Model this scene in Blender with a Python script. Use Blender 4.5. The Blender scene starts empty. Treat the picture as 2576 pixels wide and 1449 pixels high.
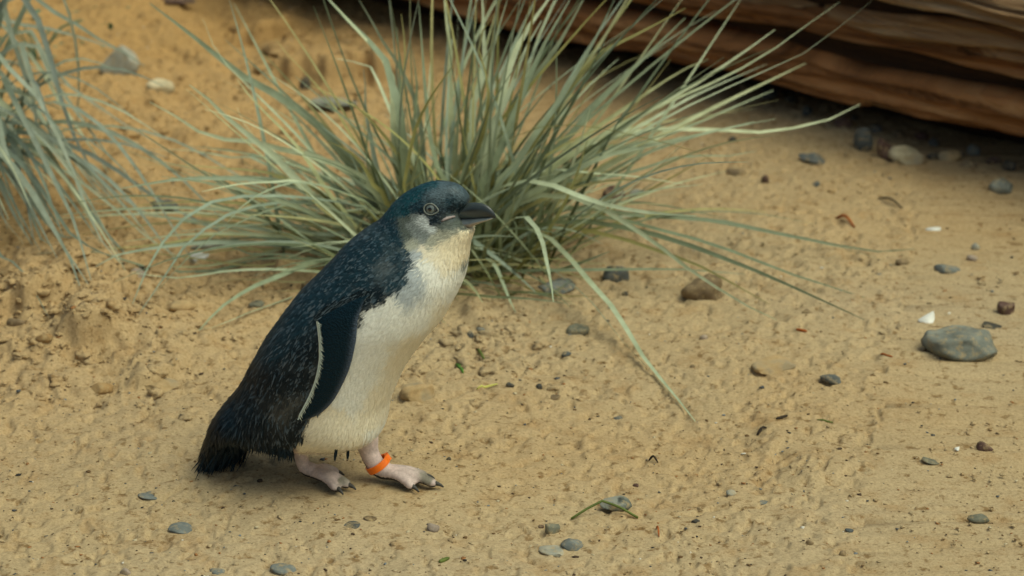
import bpy, math, random
import numpy as np
from mathutils import Vector
from mathutils.bvhtree import BVHTree

random.seed(7)
rng = np.random.default_rng(11)
scene = bpy.context.scene
COL = scene.collection

# ------------------------------------------------------------------ camera
PITCH = math.radians(20.0)
W1 = 0.385                      # image width at unit depth
IW, IH = 2576.0, 1449.0         # photograph measuring grid
FWD = np.array([0, math.cos(PITCH), -math.sin(PITCH)])
RGT = np.array([1.0, 0, 0])
UP = np.array([0, math.sin(PITCH), math.cos(PITCH)])
D0 = 2.6


def ray(px, py):
    return FWD + RGT * ((px - IW / 2) / IW * W1) - UP * ((py - IH / 2) / IW * W1)


CAM = -D0 * ray(870, 1215)      # the spot between the penguin's feet is the world origin
cam_data = bpy.data.cameras.new('camera')
cam = bpy.data.objects.new('camera', cam_data)
COL.objects.link(cam)
cam.location = Vector(CAM)
cam.rotation_euler = (math.pi / 2 - PITCH, 0, 0)
cam_data.sensor_width = 36.0
cam_data.lens = 36.0 / W1
cam_data.clip_start = 0.05
cam_data.clip_end = 300
cam_data.dof.use_dof = True
cam_data.dof.focus_distance = 2.52
cam_data.dof.aperture_fstop = 7.1
scene.camera = cam

# ------------------------------------------------------------------ light
SUN_AZ, SUN_EL = math.radians(116), math.radians(60)     # azimuth from +Y towards +X
world = bpy.data.worlds.new('World')
scene.world = world
world.use_nodes = True
wn = world.node_tree
bg = wn.nodes['Background']
sky = wn.nodes.new('ShaderNodeTexSky')
sky.sky_type = 'NISHITA'
sky.sun_disc = False
sky.sun_elevation = SUN_EL
sky.sun_rotation = SUN_AZ
sky.air_density = 0.7
sky.dust_density = 8.0
sky.ozone_density = 1.0
wn.links.new(sky.outputs[0], bg.inputs[0])
bg.inputs[1].default_value = 0.15
sun_d = bpy.data.lights.new('sun', 'SUN')
sun_d.energy = 1.0
sun_d.angle = math.radians(50)
sun_d.color = (1.0, 0.93, 0.72)
sun = bpy.data.objects.new('sun', sun_d)
COL.objects.link(sun)
sdir = Vector((math.sin(SUN_AZ) * math.cos(SUN_EL), math.cos(SUN_AZ) * math.cos(SUN_EL), math.sin(SUN_EL)))
sun.rotation_euler = sdir.to_track_quat('Z', 'Y').to_euler()
sun.location = (0, 0, 5)
scene.view_settings.view_transform = 'Standard'
scene.view_settings.look = 'None'
scene.view_settings.gamma = 1.0
scene.view_settings.use_curve_mapping = False
scene.view_settings.exposure = -0.22
scene.view_settings.use_white_balance = True
scene.view_settings.white_balance_temperature = 6500
scene.view_settings.white_balance_tint = -11
scene.render.engine = 'CYCLES'
scene.cycles.use_denoising = True
scene.cycles.max_bounces = 8


# ------------------------------------------------------------------ numpy noise
_PERM = np.random.default_rng(99).permutation(4096)
_VAL = np.random.default_rng(98).uniform(size=4096)


def _hash(ix, iy, iz, seed):
    h = _PERM[(ix.astype(np.int64) + seed * 131) & 4095]
    h = _PERM[(h + iy.astype(np.int64)) & 4095]
    h = _PERM[(h + iz.astype(np.int64)) & 4095]
    return _VAL[h]


def vnoise(x, y, z=None, seed=0):
    x = np.asarray(x, float); y = np.asarray(y, float)
    z = np.zeros_like(x) if z is None else np.asarray(z, float)
    ix, iy, iz = np.floor(x), np.floor(y), np.floor(z)
    fx, fy, fz = x - ix, y - iy, z - iz
    ux, uy, uz = [f * f * f * (f * (f * 6 - 15) + 10) for f in (fx, fy, fz)]

    def c(a, b, d):
        return _hash(ix + a, iy + b, iz + d, seed)
    r0 = (c(0, 0, 0) * (1 - ux) + c(1, 0, 0) * ux) * (1 - uy) + (c(0, 1, 0) * (1 - ux) + c(1, 1, 0) * ux) * uy
    if not np.any(fz):
        return r0 * 2 - 1
    r1 = (c(0, 0, 1) * (1 - ux) + c(1, 0, 1) * ux) * (1 - uy) + (c(0, 1, 1) * (1 - ux) + c(1, 1, 1) * ux) * uy
    return (r0 * (1 - uz) + r1 * uz) * 2 - 1


def fbm(x, y, z=None, seed=0, octv=3):
    s, a, t = 0, 1.0, 0
    for k in range(octv):
        f = 2.03 ** k
        s = s + a * vnoise(np.asarray(x) * f + 3.7 * k, np.asarray(y) * f + 1.3 * k, None if z is None else np.asarray(z) * f, seed + k)
        t += a
        a *= 0.5
    return s / t


def smooth(e0, e1, x):
    t = np.clip((np.asarray(x) - e0) / (e1 - e0), 0, 1)
    return t * t * (3 - 2 * t)


def catmull(P, n):
    P = np.asarray(P, float)
    P = np.vstack([2 * P[0] - P[1], P, 2 * P[-1] - P[-2]])
    m = len(P) - 3
    d = np.linalg.norm(np.diff(P[1:-1], axis=0), axis=1)
    cum = np.concatenate([[0], np.cumsum(d)])
    u = np.interp(np.linspace(0, cum[-1], n), cum, np.arange(m + 1))
    i = np.minimum(u.astype(int), m - 1)
    t = (u - i)[:, None]
    p0, p1, p2, p3 = P[i], P[i + 1], P[i + 2], P[i + 3]
    return 0.5 * (2 * p1 + (p2 - p0) * t + (2 * p0 - 5 * p1 + 4 * p2 - p3) * t ** 2 + (3 * p1 - p0 - 3 * p2 + p3) * t ** 3)


# ------------------------------------------------------------------ ground shape
def flat_at(px, py):
    d = ray(px, py)
    t = -CAM[2] / d[2]
    return CAM + d * t


_m1, _m2, _m3, _m4 = flat_at(200, 830), flat_at(640, 690), flat_at(1190, 830), flat_at(840, 190)
_m5 = flat_at(120, 960)


def blob(x, y, c, rx, ry):
    return np.exp(-(((x - c[0]) / rx) ** 2 + ((y - c[1]) / ry) ** 2))


def rough_mask(x, y):
    m = 0.9 * blob(x, y, _m1, .15, .22) + 0.6 * blob(x, y, _m2, .10, .12) + 0.45 * blob(x, y, _m3, .10, .2) + 0.8 * blob(x, y, _m4, .16, .35)
    m = m + .5 * smooth(-.05, -.3, x) * smooth(.25, .6, y)
    m = m + 0.45 * smooth(0.12, 0.6, fbm(x * 4.5, y * 3.2, seed=21))
    return np.clip(m, 0, 1.2)


# little broken edges where the sand has slipped, each with a steep face
SCARPS = [(flat_at(a, b), flat_at(c, d), h) for a, b, c, d, h in (
    (630, 205, 1010, 222, .045), (560, 128, 770, 100, .034), (270, 472, 490, 484, .034), (620, 486, 1000, 474, .034), (560, 692, 810, 690, .022),
    (-40, 806, 160, 815, .028), (140, 912, 340, 904, .032), (40, 1002, 270, 988, .016), (1170, 806, 1340, 792, .014), (330, 948, 460, 946, .014),
    (230, 300, 420, 312, .022), (420, 395, 640, 372, .020), (1090, 880, 1180, 872, .010), (1780, 1135, 1990, 1120, .007), (2000, 1215, 2200, 1205, .006))]


def scarps(x, y):
    h = 0
    for k, (A, B, H) in enumerate(SCARPS):
        u = (x - A[0]) / (B[0] - A[0])
        yl = A[1] + (B[1] - A[1]) * u + .028 * vnoise(x * 17, x * 0 + k, seed=200 + k) + .012 * vnoise(x * 55, x * 0 + k, seed=230 + k)
        d = y - yl
        m = smooth(-.12, .2, u) * smooth(1.12, .8, u) * smooth(-.7, .1, vnoise(x * 13 + k, x * 0, seed=260 + k))
        h = h + H * m * smooth(-.003, .010, d) * np.exp(-np.clip(d, 0, 9) / .10)
        h = h - .35 * H * m * np.exp(-((d + .02) / .018) ** 2)
    return h


def ground_h(x, y):
    x = np.asarray(x, float); y = np.asarray(y, float)
    near = smooth(6, 3, np.hypot(x, y))
    h = 0.014 * fbm(x * 2.2, y * 1.7, seed=3)
    h = h + 0.030 * blob(x, y, _m1, .13, .16) + 0.012 * blob(x, y, _m2, .08, .06) - 0.010 * blob(x, y, _m5, .1, .1)
    h = h + 0.02 * blob(x, y, _m4, .2, .2)
    h = h + near * smooth(-.02, -.3, x) * smooth(.2, .55, y) * smooth(3.2, 2.2, y) * (0.030 * fbm(x * 6 + y * 2, y * 4.5 - x, seed=63) + .012 * fbm(x * 15, y * 13 + x * 4, seed=64))
    h = h + near * 0.07 * smooth(-.15, -.75, x) * smooth(.35, 1.3, y)
    h = h + scarps(x, y)
    h = h + near * 0.0055 * fbm(x * 8 + 3, y * 6.5, seed=66)
    r = rough_mask(x, y)
    wx = x + .008 * vnoise(x * 30, y * 30, seed=61)
    wy = y + .008 * vnoise(x * 30, y * 30, seed=62)

    def rot(k, f):
        c_, s_ = math.cos(k), math.sin(k)
        return (wx * c_ - wy * s_) * f, (wx * s_ + wy * c_) * f
    a = fbm(*rot(.6, 23), seed=5)
    h = h + near * (0.0007 + 0.0072 * r) * a
    b = vnoise(*rot(1.1, 55), seed=9)
    h = h + near * (0.0004 + 0.0036 * r) * (1 - 2 * np.abs(b))
    c = vnoise(*rot(.35, 120), seed=14)
    h = h + near * (0.0011 + 0.0014 * r) * c
    # scattered pock marks, dug out grains and crumbs
    p = vnoise(*rot(.9, 48), seed=30)
    h = h - near * (.0018 + 0.004 * r) * smooth(0.5, 0.85, p)
    p2 = vnoise(*rot(.2, 95), seed=33)
    h = h - near * 0.0036 * smooth(0.38, 0.68, p2)
    q = vnoise(*rot(1.3, 84), seed=31)
    h = h + near * 0.0024 * smooth(0.5, 0.85, q)
    calm = smooth(0.17, 0.05, np.hypot((x - 0.02) / 1.3, y + 0.01))
    return h * (1 - 0.8 * calm)


def ground_at(px, py):
    z = 0.0
    d = ray(px, py)
    for _ in range(6):
        t = (z - CAM[2]) / d[2]
        p = CAM + d * t
        z = float(ground_h(p[0], p[1]))
    return np.array([p[0], p[1], z])


def on_plane_y(px, py, y):
    d = ray(px, py)
    return CAM + d * ((y - CAM[1]) / d[1])


def px_m(p):                     # metres per measuring pixel at a point
    return float(np.dot(np.asarray(p) - CAM, FWD)) * W1 / IW


def project(P):
    P = np.asarray(P, float) - CAM
    f = P @ FWD
    return np.stack([(P @ RGT) / f / W1 * IW + IW / 2, -(P @ UP) / f / W1 * IW + IH / 2], -1)


# ------------------------------------------------------------------ object helpers
def new_mesh(name, verts, faces, smooth_shade=True):
    me = bpy.data.meshes.new(name)
    verts = np.asarray(verts, np.float32)
    if isinstance(faces, np.ndarray):
        n, k = faces.shape
        me.vertices.add(len(verts)); me.vertices.foreach_set('co', verts.ravel())
        me.loops.add(n * k); me.loops.foreach_set('vertex_index', faces.astype(np.int32).ravel())
        me.polygons.add(n)
        me.polygons.foreach_set('loop_start', np.arange(0, n * k, k, dtype=np.int32))
        me.update(calc_edges=True)
    else:
        me.from_pydata([tuple(v) for v in verts.tolist()], [], faces)
        me.update()
    if smooth_shade:
        me.polygons.foreach_set('use_smooth', np.ones(len(me.polygons), bool))
    return me


def put_color(me, col, name='col'):
    a = me.attributes.new(name, 'FLOAT_COLOR', 'POINT')
    c = np.ones((len(me.vertices), 4), np.float32)
    c[:, :3] = col
    a.data.foreach_set('color', c.ravel())


def put_float(me, val, name='t'):
    a = me.attributes.new(name, 'FLOAT', 'POINT')
    a.data.foreach_set('value', np.asarray(val, np.float32))


def link(name, data, mat=None, parent=None, loc=None, rot=None):
    o = bpy.data.objects.new(name, data)
    COL.objects.link(o)
    if mat is not None and data is not None and len(data.materials) == 0:
        data.materials.append(mat)
    if parent is not None:
        o.parent = parent
    if loc is not None:
        o.location = Vector([float(v) for v in loc])
    if rot is not None:
        o.rotation_euler = rot
    return o


def tag(o, label, cat, group=None):
    o['label'] = label
    o['category'] = cat
    if group:
        o['group'] = group
    return o


class MB:                        # collects several shapes into one mesh
    def __init__(s):
        s.v, s.f, s.n = [], [], 0

    def add(s, v, f):
        v = np.asarray(v, float)
        s.v.append(v)
        s.f += [tuple(int(i) + s.n for i in q) for q in f]
        s.n += len(v)

    def verts(s):
        return np.vstack(s.v)


def tube(path, radii, seg=12, flat=1.0, upv=(0, 0, 1)):
    P = np.asarray(path, float)
    R = np.broadcast_to(np.asarray(radii, float), (len(P),))
    T = np.gradient(P, axis=0)
    T /= np.linalg.norm(T, axis=1)[:, None] + 1e-12
    upv = np.asarray(upv, float)
    S = np.cross(T, upv)
    bad = np.linalg.norm(S, axis=1) < 1e-3
    S[bad] = np.cross(T[bad], np.array([0.3, 1.0, 0.1]))
    S /= np.linalg.norm(S, axis=1)[:, None]
    N = np.cross(S, T)
    a = np.linspace(0, 2 * math.pi, seg, endpoint=False)
    V = P[:, None] + R[:, None, None] * (np.cos(a)[None, :, None] * S[:, None] + flat * np.sin(a)[None, :, None] * N[:, None])
    V = V.reshape(-1, 3)
    F = []
    n = len(P)
    for i in range(n - 1):
        for j in range(seg):
            k = (j + 1) % seg
            F.append((i * seg + j, i * seg + k, (i + 1) * seg + k, (i + 1) * seg + j))
    V = np.vstack([V, P[:1], P[-1:]])
    c0, c1 = n * seg, n * seg + 1
    for j in range(seg):
        k = (j + 1) % seg
        F.append((c0, k, j))
        F.append((c1, (n - 1) * seg + j, (n - 1) * seg + k))
    return V, F


_ICO = {}


def ico(sub):
    if sub not in _ICO:
        import bmesh
        bm = bmesh.new()
        bmesh.ops.create_icosphere(bm, subdivisions=sub, radius=1.0)
        bm.verts.ensure_lookup_table()
        _ICO[sub] = (np.array([v.co[:] for v in bm.verts]), np.array([[v.index for v in f.verts] for f in bm.faces]))
        bm.free()
    v, f = _ICO[sub]
    return v.copy(), f


# ------------------------------------------------------------------ materials
def nodes_of(m):
    m.use_nodes = True
    nt = m.node_tree
    return nt, nt.nodes['Principled BSDF']


def N(nt, typ, **kw):
    n = nt.nodes.new(typ)
    for k, v in kw.items():
        setattr(n, k, v)
    return n


def ramp(nt, stops):
    r = nt.nodes.new('ShaderNodeValToRGB')
    e = r.color_ramp.elements
    while len(e) < len(stops):
        e.new(0.5)
    for el, (p, c) in zip(e, stops):
        el.position = p
        el.color = (*c, 1)
    return r


def noise(nt, scale, detail=4, rough=0.55, vec=None):
    n = nt.nodes.new('ShaderNodeTexNoise')
    n.inputs['Scale'].default_value = scale
    n.inputs['Detail'].default_value = detail
    n.inputs['Roughness'].default_value = rough
    if vec is not None:
        nt.links.new(vec, n.inputs['Vector'])
    return n


def mixc(nt, fac, a, b, typ='MIX'):
    m = nt.nodes.new('ShaderNodeMix')
    m.data_type = 'RGBA'
    m.blend_type = typ
    for sock, val in ((m.inputs[0], fac), (m.inputs[6], a), (m.inputs[7], b)):
        if isinstance(val, (int, float)):
            sock.default_value = val
        elif isinstance(val, tuple):
            sock.default_value = (*val, 1)
        else:
            nt.links.new(val, sock)
    return m.outputs[2]


def bump(nt, p, height, strength, dist):
    b = nt.nodes.new('ShaderNodeBump')
    b.inputs['Strength'].default_value = strength
    b.inputs['Distance'].default_value = dist
    nt.links.new(height, b.inputs['Height'])
    nt.links.new(b.outputs[0], p.inputs['Normal'])
    return b


def sand_material(name='sand'):
    m = bpy.data.materials.new(name)
    nt, p = nodes_of(m)
    geo = N(nt, 'ShaderNodeNewGeometry')
    pos = geo.outputs['Position']
    big = noise(nt, 1.6, 3, .5, pos)
    rb = ramp(nt, [(.3, (.40, .283, .146)), (.5, (.40, .305, .175)), (.72, (.395, .312, .195))])
    nt.links.new(big.outputs[0], rb.inputs[0])
    sx = N(nt, 'ShaderNodeSeparateXYZ')
    nt.links.new(pos, sx.inputs[0])
    m1 = N(nt, 'ShaderNodeMath', operation='MULTIPLY_ADD')
    nt.links.new(sx.outputs['X'], m1.inputs[0]); m1.inputs[1].default_value = -.75; m1.inputs[2].default_value = -.12
    m2 = N(nt, 'ShaderNodeMath', operation='MULTIPLY_ADD')
    nt.links.new(sx.outputs['Y'], m2.inputs[0]); m2.inputs[1].default_value = .55
    nt.links.new(m1.outputs[0], m2.inputs[2])
    m3 = N(nt, 'ShaderNodeMath', operation='MULTIPLY_ADD', use_clamp=True)
    nt.links.new(big.outputs[0], m3.inputs[0]); m3.inputs[1].default_value = .8
    m4 = N(nt, 'ShaderNodeMath', operation='SUBTRACT')
    nt.links.new(m2.outputs[0], m4.inputs[0]); m4.inputs[1].default_value = .4
    nt.links.new(m4.outputs[0], m3.inputs[2])
    rbo = mixc(nt, m3.outputs[0], rb.outputs[0], (.40, .250, .100))
    mid = noise(nt, 20, 5, .7, pos)
    rm = ramp(nt, [(.52, (0, 0, 0)), (.70, (.55, .55, .55))])
    nt.links.new(mid.outputs[0], rm.inputs[0])
    c1 = mixc(nt, rm.outputs[0], rbo, (.29, .175, .072))
    sp = noise(nt, 75, 4, .62, pos)
    rs = ramp(nt, [(.575, (0, 0, 0)), (.68, (.8, .8, .8))])
    nt.links.new(sp.outputs[0], rs.inputs[0])
    c1 = mixc(nt, rs.outputs[0], c1, (.17, .098, .036))
    sp2 = noise(nt, 170, 3, .6, pos)
    rs2 = ramp(nt, [(.62, (0, 0, 0)), (.72, (.75, .75, .75))])
    nt.links.new(sp2.outputs[0], rs2.inputs[0])
    c1 = mixc(nt, rs2.outputs[0], c1, (.13, .095, .055))
    fine = noise(nt, 330, 4, .8, pos)
    rf = ramp(nt, [(.34, (.66, .62, .56)), (.5, (1, 1, 1)), (.66, (1.22, 1.22, 1.24))])
    nt.links.new(fine.outputs[0], rf.inputs[0])
    c2 = mixc(nt, 0.85, c1, rf.outputs[0], 'MULTIPLY')
    nt.links.new(c2, p.inputs['Base Color'])
    p.inputs['Roughness'].default_value = 0.95
    p.inputs['Specular IOR Level'].default_value = 0.15
    g = noise(nt, 420, 3, .7, pos)
    bump(nt, p, g.outputs[0], 0.6, 0.0012)
    return m


def stone_material(name, c, dark=0.5, scale=60, speck=None):
    m = bpy.data.materials.new(name)
    nt, p = nodes_of(m)
    tc = N(nt, 'ShaderNodeTexCoord')
    oi = N(nt, 'ShaderNodeObjectInfo')
    add = N(nt, 'ShaderNodeVectorMath', operation='ADD')
    nt.links.new(tc.outputs['Object'], add.inputs[0])
    nt.links.new(oi.outputs['Random'], add.inputs[1])
    a = noise(nt, scale, 6, .65, add.outputs[0])
    c = tuple(min(.7, v * 1.05) for v in c)
    r = ramp(nt, [(.3, tuple(v * dark for v in c)), (.5, c), (.72, tuple(min(.9, v * 1.4) for v in c))])
    nt.links.new(a.outputs[0], r.inputs[0])
    out = r.outputs[0]
    if speck:
        b = noise(nt, scale * .5, 4, .6, add.outputs[0])
        rs = ramp(nt, [(.5, (0, 0, 0)), (.62, (1, 1, 1))])
        nt.links.new(b.outputs[0], rs.inputs[0])
        out = mixc(nt, rs.outputs[0], out, speck)
    du = noise(nt, 140, 5, .75, add.outputs[0])
    rd = ramp(nt, [(.50, (0, 0, 0)), (.66, (.8, .8, .8))])
    nt.links.new(du.outputs[0], rd.inputs[0])
    out = mixc(nt, rd.outputs[0], out, (.36, .27, .14))
    nt.links.new(out, p.inputs['Base Color'])
    p.inputs['Roughness'].default_value = 0.9
    p.inputs['Specular IOR Level'].default_value = 0.2
    g = noise(nt, scale * 4, 5, .7, add.outputs[0])
    bump(nt, p, g.outputs[0], 0.6, 0.0015)
    return m


def plain_material(name, c, rough=0.6, spec=0.4, var=0.25, scale=120):
    m = bpy.data.materials.new(name)
    nt, p = nodes_of(m)
    tc = N(nt, 'ShaderNodeTexCoord')
    a = noise(nt, scale, 4, .6, tc.outputs['Object'])
    r = ramp(nt, [(.3, tuple(v * (1 - var) for v in c)), (.7, tuple(min(1, v * (1 + var)) for v in c))])
    nt.links.new(a.outputs[0], r.inputs[0])
    nt.links.new(r.outputs[0], p.inputs['Base Color'])
    p.inputs['Roughness'].default_value = rough
    p.inputs['Specular IOR Level'].default_value = spec
    return m


def attr_material(name, rough=0.6, spec=0.35, sheen=0.0, fine=0.0):
    m = bpy.data.materials.new(name)
    nt, p = nodes_of(m)
    at = N(nt, 'ShaderNodeAttribute', attribute_name='col')
    out = at.outputs['Color']
    if fine:
        tc = N(nt, 'ShaderNodeTexCoord')
        a = noise(nt, 600, 3, .6, tc.outputs['Object'])
        r = ramp(nt, [(.3, (1 - fine,) * 3), (.7, (1 + fine,) * 3)])
        nt.links.new(a.outputs[0], r.inputs[0])
        out = mixc(nt, 1.0, out, r.outputs[0], 'MULTIPLY')
    nt.links.new(out, p.inputs['Base Color'])
    p.inputs['Roughness'].default_value = rough
    p.inputs['Specular IOR Level'].default_value = spec
    return m


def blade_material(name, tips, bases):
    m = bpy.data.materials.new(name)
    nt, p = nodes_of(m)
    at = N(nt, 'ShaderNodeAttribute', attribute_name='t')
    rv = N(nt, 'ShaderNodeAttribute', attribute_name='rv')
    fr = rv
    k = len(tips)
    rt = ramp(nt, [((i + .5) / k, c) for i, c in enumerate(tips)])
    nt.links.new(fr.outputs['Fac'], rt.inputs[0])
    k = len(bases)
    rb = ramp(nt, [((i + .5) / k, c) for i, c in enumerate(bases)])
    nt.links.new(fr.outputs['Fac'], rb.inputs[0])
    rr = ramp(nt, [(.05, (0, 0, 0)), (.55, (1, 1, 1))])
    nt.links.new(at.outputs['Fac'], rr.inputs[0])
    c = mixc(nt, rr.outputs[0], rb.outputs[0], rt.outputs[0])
    tc = N(nt, 'ShaderNodeTexCoord')
    no = noise(nt, 45, 4, .6, tc.outputs['Object'])
    rn = ramp(nt, [(.3, (.78, .78, .74)), (.7, (1.15, 1.15, 1.15))])
    nt.links.new(no.outputs[0], rn.inputs[0])
    c = mixc(nt, 1.0, c, rn.outputs[0], 'MULTIPLY')
    nt.links.new(c, p.inputs['Base Color'])
    p.inputs['Roughness'].default_value = 0.62
    p.inputs['Specular IOR Level'].default_value = 0.3
    tr = N(nt, 'ShaderNodeBsdfTranslucent')
    nt.links.new(c, tr.inputs['Color'])
    mx = N(nt, 'ShaderNodeMixShader')
    mx.inputs[0].default_value = 0.18
    nt.links.new(p.outputs[0], mx.inputs[1])
    nt.links.new(tr.outputs[0], mx.inputs[2])
    nt.links.new(mx.outputs[0], nt.nodes['Material Output'].inputs['Surface'])
    return m


SAND = sand_material()

# ------------------------------------------------------------------ sand ground
ys = []
y = -0.62
while y < 3.0:
    ys.append(y)
    y += 0.0027 + 0.0010 * max(0, y + .6)
ys = np.array([-60, -20, -8, -3, -1.4, -.9] + ys + [3.2, 3.8, 5, 8, 15, 30, 80])
us = np.linspace(-1, 1, 600)
us = np.concatenate([[-60, -18, -6, -2.5, -1.4, -1.12], us, [1.12, 1.4, 2.5, 6, 18, 60]])
half = np.clip((ys - CAM[1]) * W1 * 0.5 * 1.06 + 0.03, 0.35, 1.4)
X = us[None, :] * half[:, None]
Y = np.broadcast_to(ys[:, None], X.shape)
Z = ground_h(X, Y)
gv = np.stack([X, Y, Z], -1).reshape(-1, 3)
nr, nc = X.shape
idx = np.arange(nr * nc).reshape(nr, nc)
gf = np.stack([idx[:-1, :-1], idx[:-1, 1:], idx[1:, 1:], idx[1:, :-1]], -1).reshape(-1, 4)
ground = link('sand_ground', new_mesh('sand_ground', gv, gf), SAND)
ground['kind'] = 'structure'


# ------------------------------------------------------------------ fallen log
def wood_material(name, stops):
    m = bpy.data.materials.new(name)
    nt, p = nodes_of(m)
    at = N(nt, 'ShaderNodeAttribute', attribute_name='grain')
    no = noise(nt, 1.0, 7, .65, at.outputs['Vector'])
    r = ramp(nt, stops)
    nt.links.new(no.outputs[0], r.inputs[0])
    nt.links.new(r.outputs[0], p.inputs['Base Color'])
    p.inputs['Roughness'].default_value = 0.7
    p.inputs['Specular IOR Level'].default_value = 0.3
    bump(nt, p, no.outputs[0], 1.0, 0.04)
    return m


WOOD = wood_material('weathered_wood', [(.24, (.03, .014, .007)), (.36, (.19, .085, .030)), (.50, (.42, .190, .068)), (.61, (.56, .31, .13)), (.74, (.65, .46, .27))])
TAN_WOOD = wood_material('tan_wood', [(.22, (.06, .03, .016)), (.35, (.26, .135, .058)), (.52, (.44, .27, .135)), (.64, (.56, .40, .23)), (.76, (.66, .53, .36))])
CORE = wood_material('crack_shade_core', [(.3, (.012, .007, .005)), (.5, (.035, .018, .010)), (.7, (.08, .04, .018))])  # near-black core puts the shade of cracks and undercut into its colour


def at_height(px, py, z):
    d = ray(px, py)
    return CAM + d * ((z - CAM[2]) / d[2])


LR, LC, CR_ = 0.33, 0.235, 0.285
la = at_height(2576, 330, .06)
lb = at_height(1500, 97, .06)
ax = lb - la
ax[2] = 0
LLEN = np.linalg.norm(ax)
ax /= LLEN
side = np.array([-ax[1], ax[0], 0.0])      # away from the camera
if side[1] < 0:
    side = -side
log_root = link('fallen_log', None, loc=((la + lb) / 2 * [1, 1, 0] + side * .28))
tag(log_root, 'thick weathered brown log split into long layers, lying behind the grass at top right', 'log')
base0 = la * [1, 1, 0] + side * (LR * math.cos(.55)) - ax * 1.3 - np.asarray(log_root.location)
TOT = LLEN + 3.6
ZV = np.array([0, 0, 1.0])


def put_grain(me, vec):
    a = me.attributes.new('grain', 'FLOAT_VECTOR', 'POINT')
    a.data.foreach_set('vector', np.asarray(vec, np.float32).ravel())


def log_pt(t, r_, a_):
    return base0 + ax * t[..., None] - side * (r_ * np.cos(a_))[..., None] + ZV * (LC + r_ * np.sin(a_))[..., None]


nl, na = 220, 120
TL, AN = np.meshgrid(np.linspace(0, TOT, nl), np.linspace(0, 2 * math.pi, na, endpoint=False), indexing='ij')
ca, sa = np.cos(AN), np.sin(AN)
rad = CR_ + .02 * fbm(TL * 1.5, ca * 3, sa * 3, seed=40) + .012 * vnoise(TL * 4, ca * 12, sa * 12, seed=41)
P = log_pt(TL, rad, AN)
idx = np.arange(nl * na).reshape(nl, na)
j2 = np.roll(idx, -1, 1)
lme = new_mesh('trunk', P.reshape(-1, 3), np.stack([idx[:-1], j2[:-1], j2[1:], idx[1:]], -1).reshape(-1, 4))
put_grain(lme, np.stack([TL * 3, ca * 14, sa * 14], -1).reshape(-1, 3))
link('trunk', lme, CORE, log_root)


def wood_layer(t0, L, a0, wdt, r_out, thick, slope, mat, k):
    n, ms = max(14, int(L / .022)), 17
    TT, QQ = np.meshgrid(np.linspace(0, 1, n), np.linspace(-1, 1, ms), indexing='ij')
    t = t0 + TT * L
    endt = np.minimum(1, np.minimum(TT, 1 - TT) * L / .10) ** .5
    e1 = 1 + .35 * fbm(t[:, :1] * 5 + k * 3.1, t[:, :1] * 0 + .5, seed=300 + k) + .15 * vnoise(t[:, :1] * 16 + k, t[:, :1] * 0, seed=301 + k)
    e2 = 1 + .35 * fbm(t[:, :1] * 5 + k * 7.7, t[:, :1] * 0 + .5, seed=330 + k) + .15 * vnoise(t[:, :1] * 16 + k, t[:, :1] * 0, seed=331 + k)
    half = np.where(QQ < 0, e1, e2) * wdt * (.45 + .55 * endt)
    aa = a0 + slope * (TT - .5) + .02 * vnoise(t * 2.5 + k, t * 0, seed=360) + QQ * half
    grain = .012 * vnoise(t * 3.2 + k * 2, QQ * 2.4, seed=400 + k) + .007 * vnoise(t * 7, QQ * 6 + k, seed=401) + .004 * vnoise(t * 20, QQ * 12 + k, seed=402)
    edge = np.minimum(1, (1 - np.abs(QQ)) * 7.0) ** .6
    hi = r_out + grain - .016 * (1 - edge) - .03 * (1 - endt)
    hi = hi - .026 * smooth(.16, .02, np.abs(vnoise(t * 1.0 + k * 4, QQ * 2.2, seed=404)))
    lo = hi - thick
    V = np.vstack([log_pt(t, hi, aa).reshape(-1, 3), log_pt(t, lo, aa).reshape(-1, 3)])
    F = []
    o2 = n * ms
    for i in range(n - 1):
        for j in range(ms - 1):
            q = i * ms + j
            F += [(q, q + ms, q + ms + 1, q + 1), (o2 + q, o2 + q + 1, o2 + q + ms + 1, o2 + q + ms)]
        q = i * ms
        F += [(q, o2 + q, o2 + q + ms, q + ms), (q + ms - 1, q + 2 * ms - 1, o2 + q + 2 * ms - 1, o2 + q + ms - 1)]
    for j in range(ms - 1):
        F.append((j, j + 1, o2 + j + 1, o2 + j))
        q = (n - 1) * ms + j
        F.append((q, o2 + q, o2 + q + 1, q + 1))
    me = new_mesh('wood_layer', V, F)
    g = np.stack([t * 2.4 + k, np.cos(aa) * 24 + k, np.sin(aa) * 24], -1).reshape(-1, 3)
    put_grain(me, np.vstack([g, g]))
    link('wood_layer', me, mat, log_root)


kk = 0
a_row = -.50
while a_row < 2.0:
    t = rng.uniform(-.6, 0)
    wrow = rng.uniform(.045, .115)
    r_row = LR + rng.uniform(-.028, .020)
    while t < TOT:
        L = rng.uniform(.8, 2.0)
        bl = a_row > .25 or (a_row > -.30 and t < 1.7)  # paler tan wood on the upper rows and at the right end
        wood_layer(max(t, 0), min(L, TOT - max(t, 0) + .05), a_row + rng.uniform(-.015, .015), wrow * rng.uniform(.85, 1.1), r_row + rng.uniform(-.014, .014), .055, rng.uniform(-.07, .07), TAN_WOOD if bl else WOOD, kk)
        kk += 1
        t += L * rng.uniform(.82, 1.06)
    a_row += wrow * 2 + rng.uniform(.008, .045)

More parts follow.
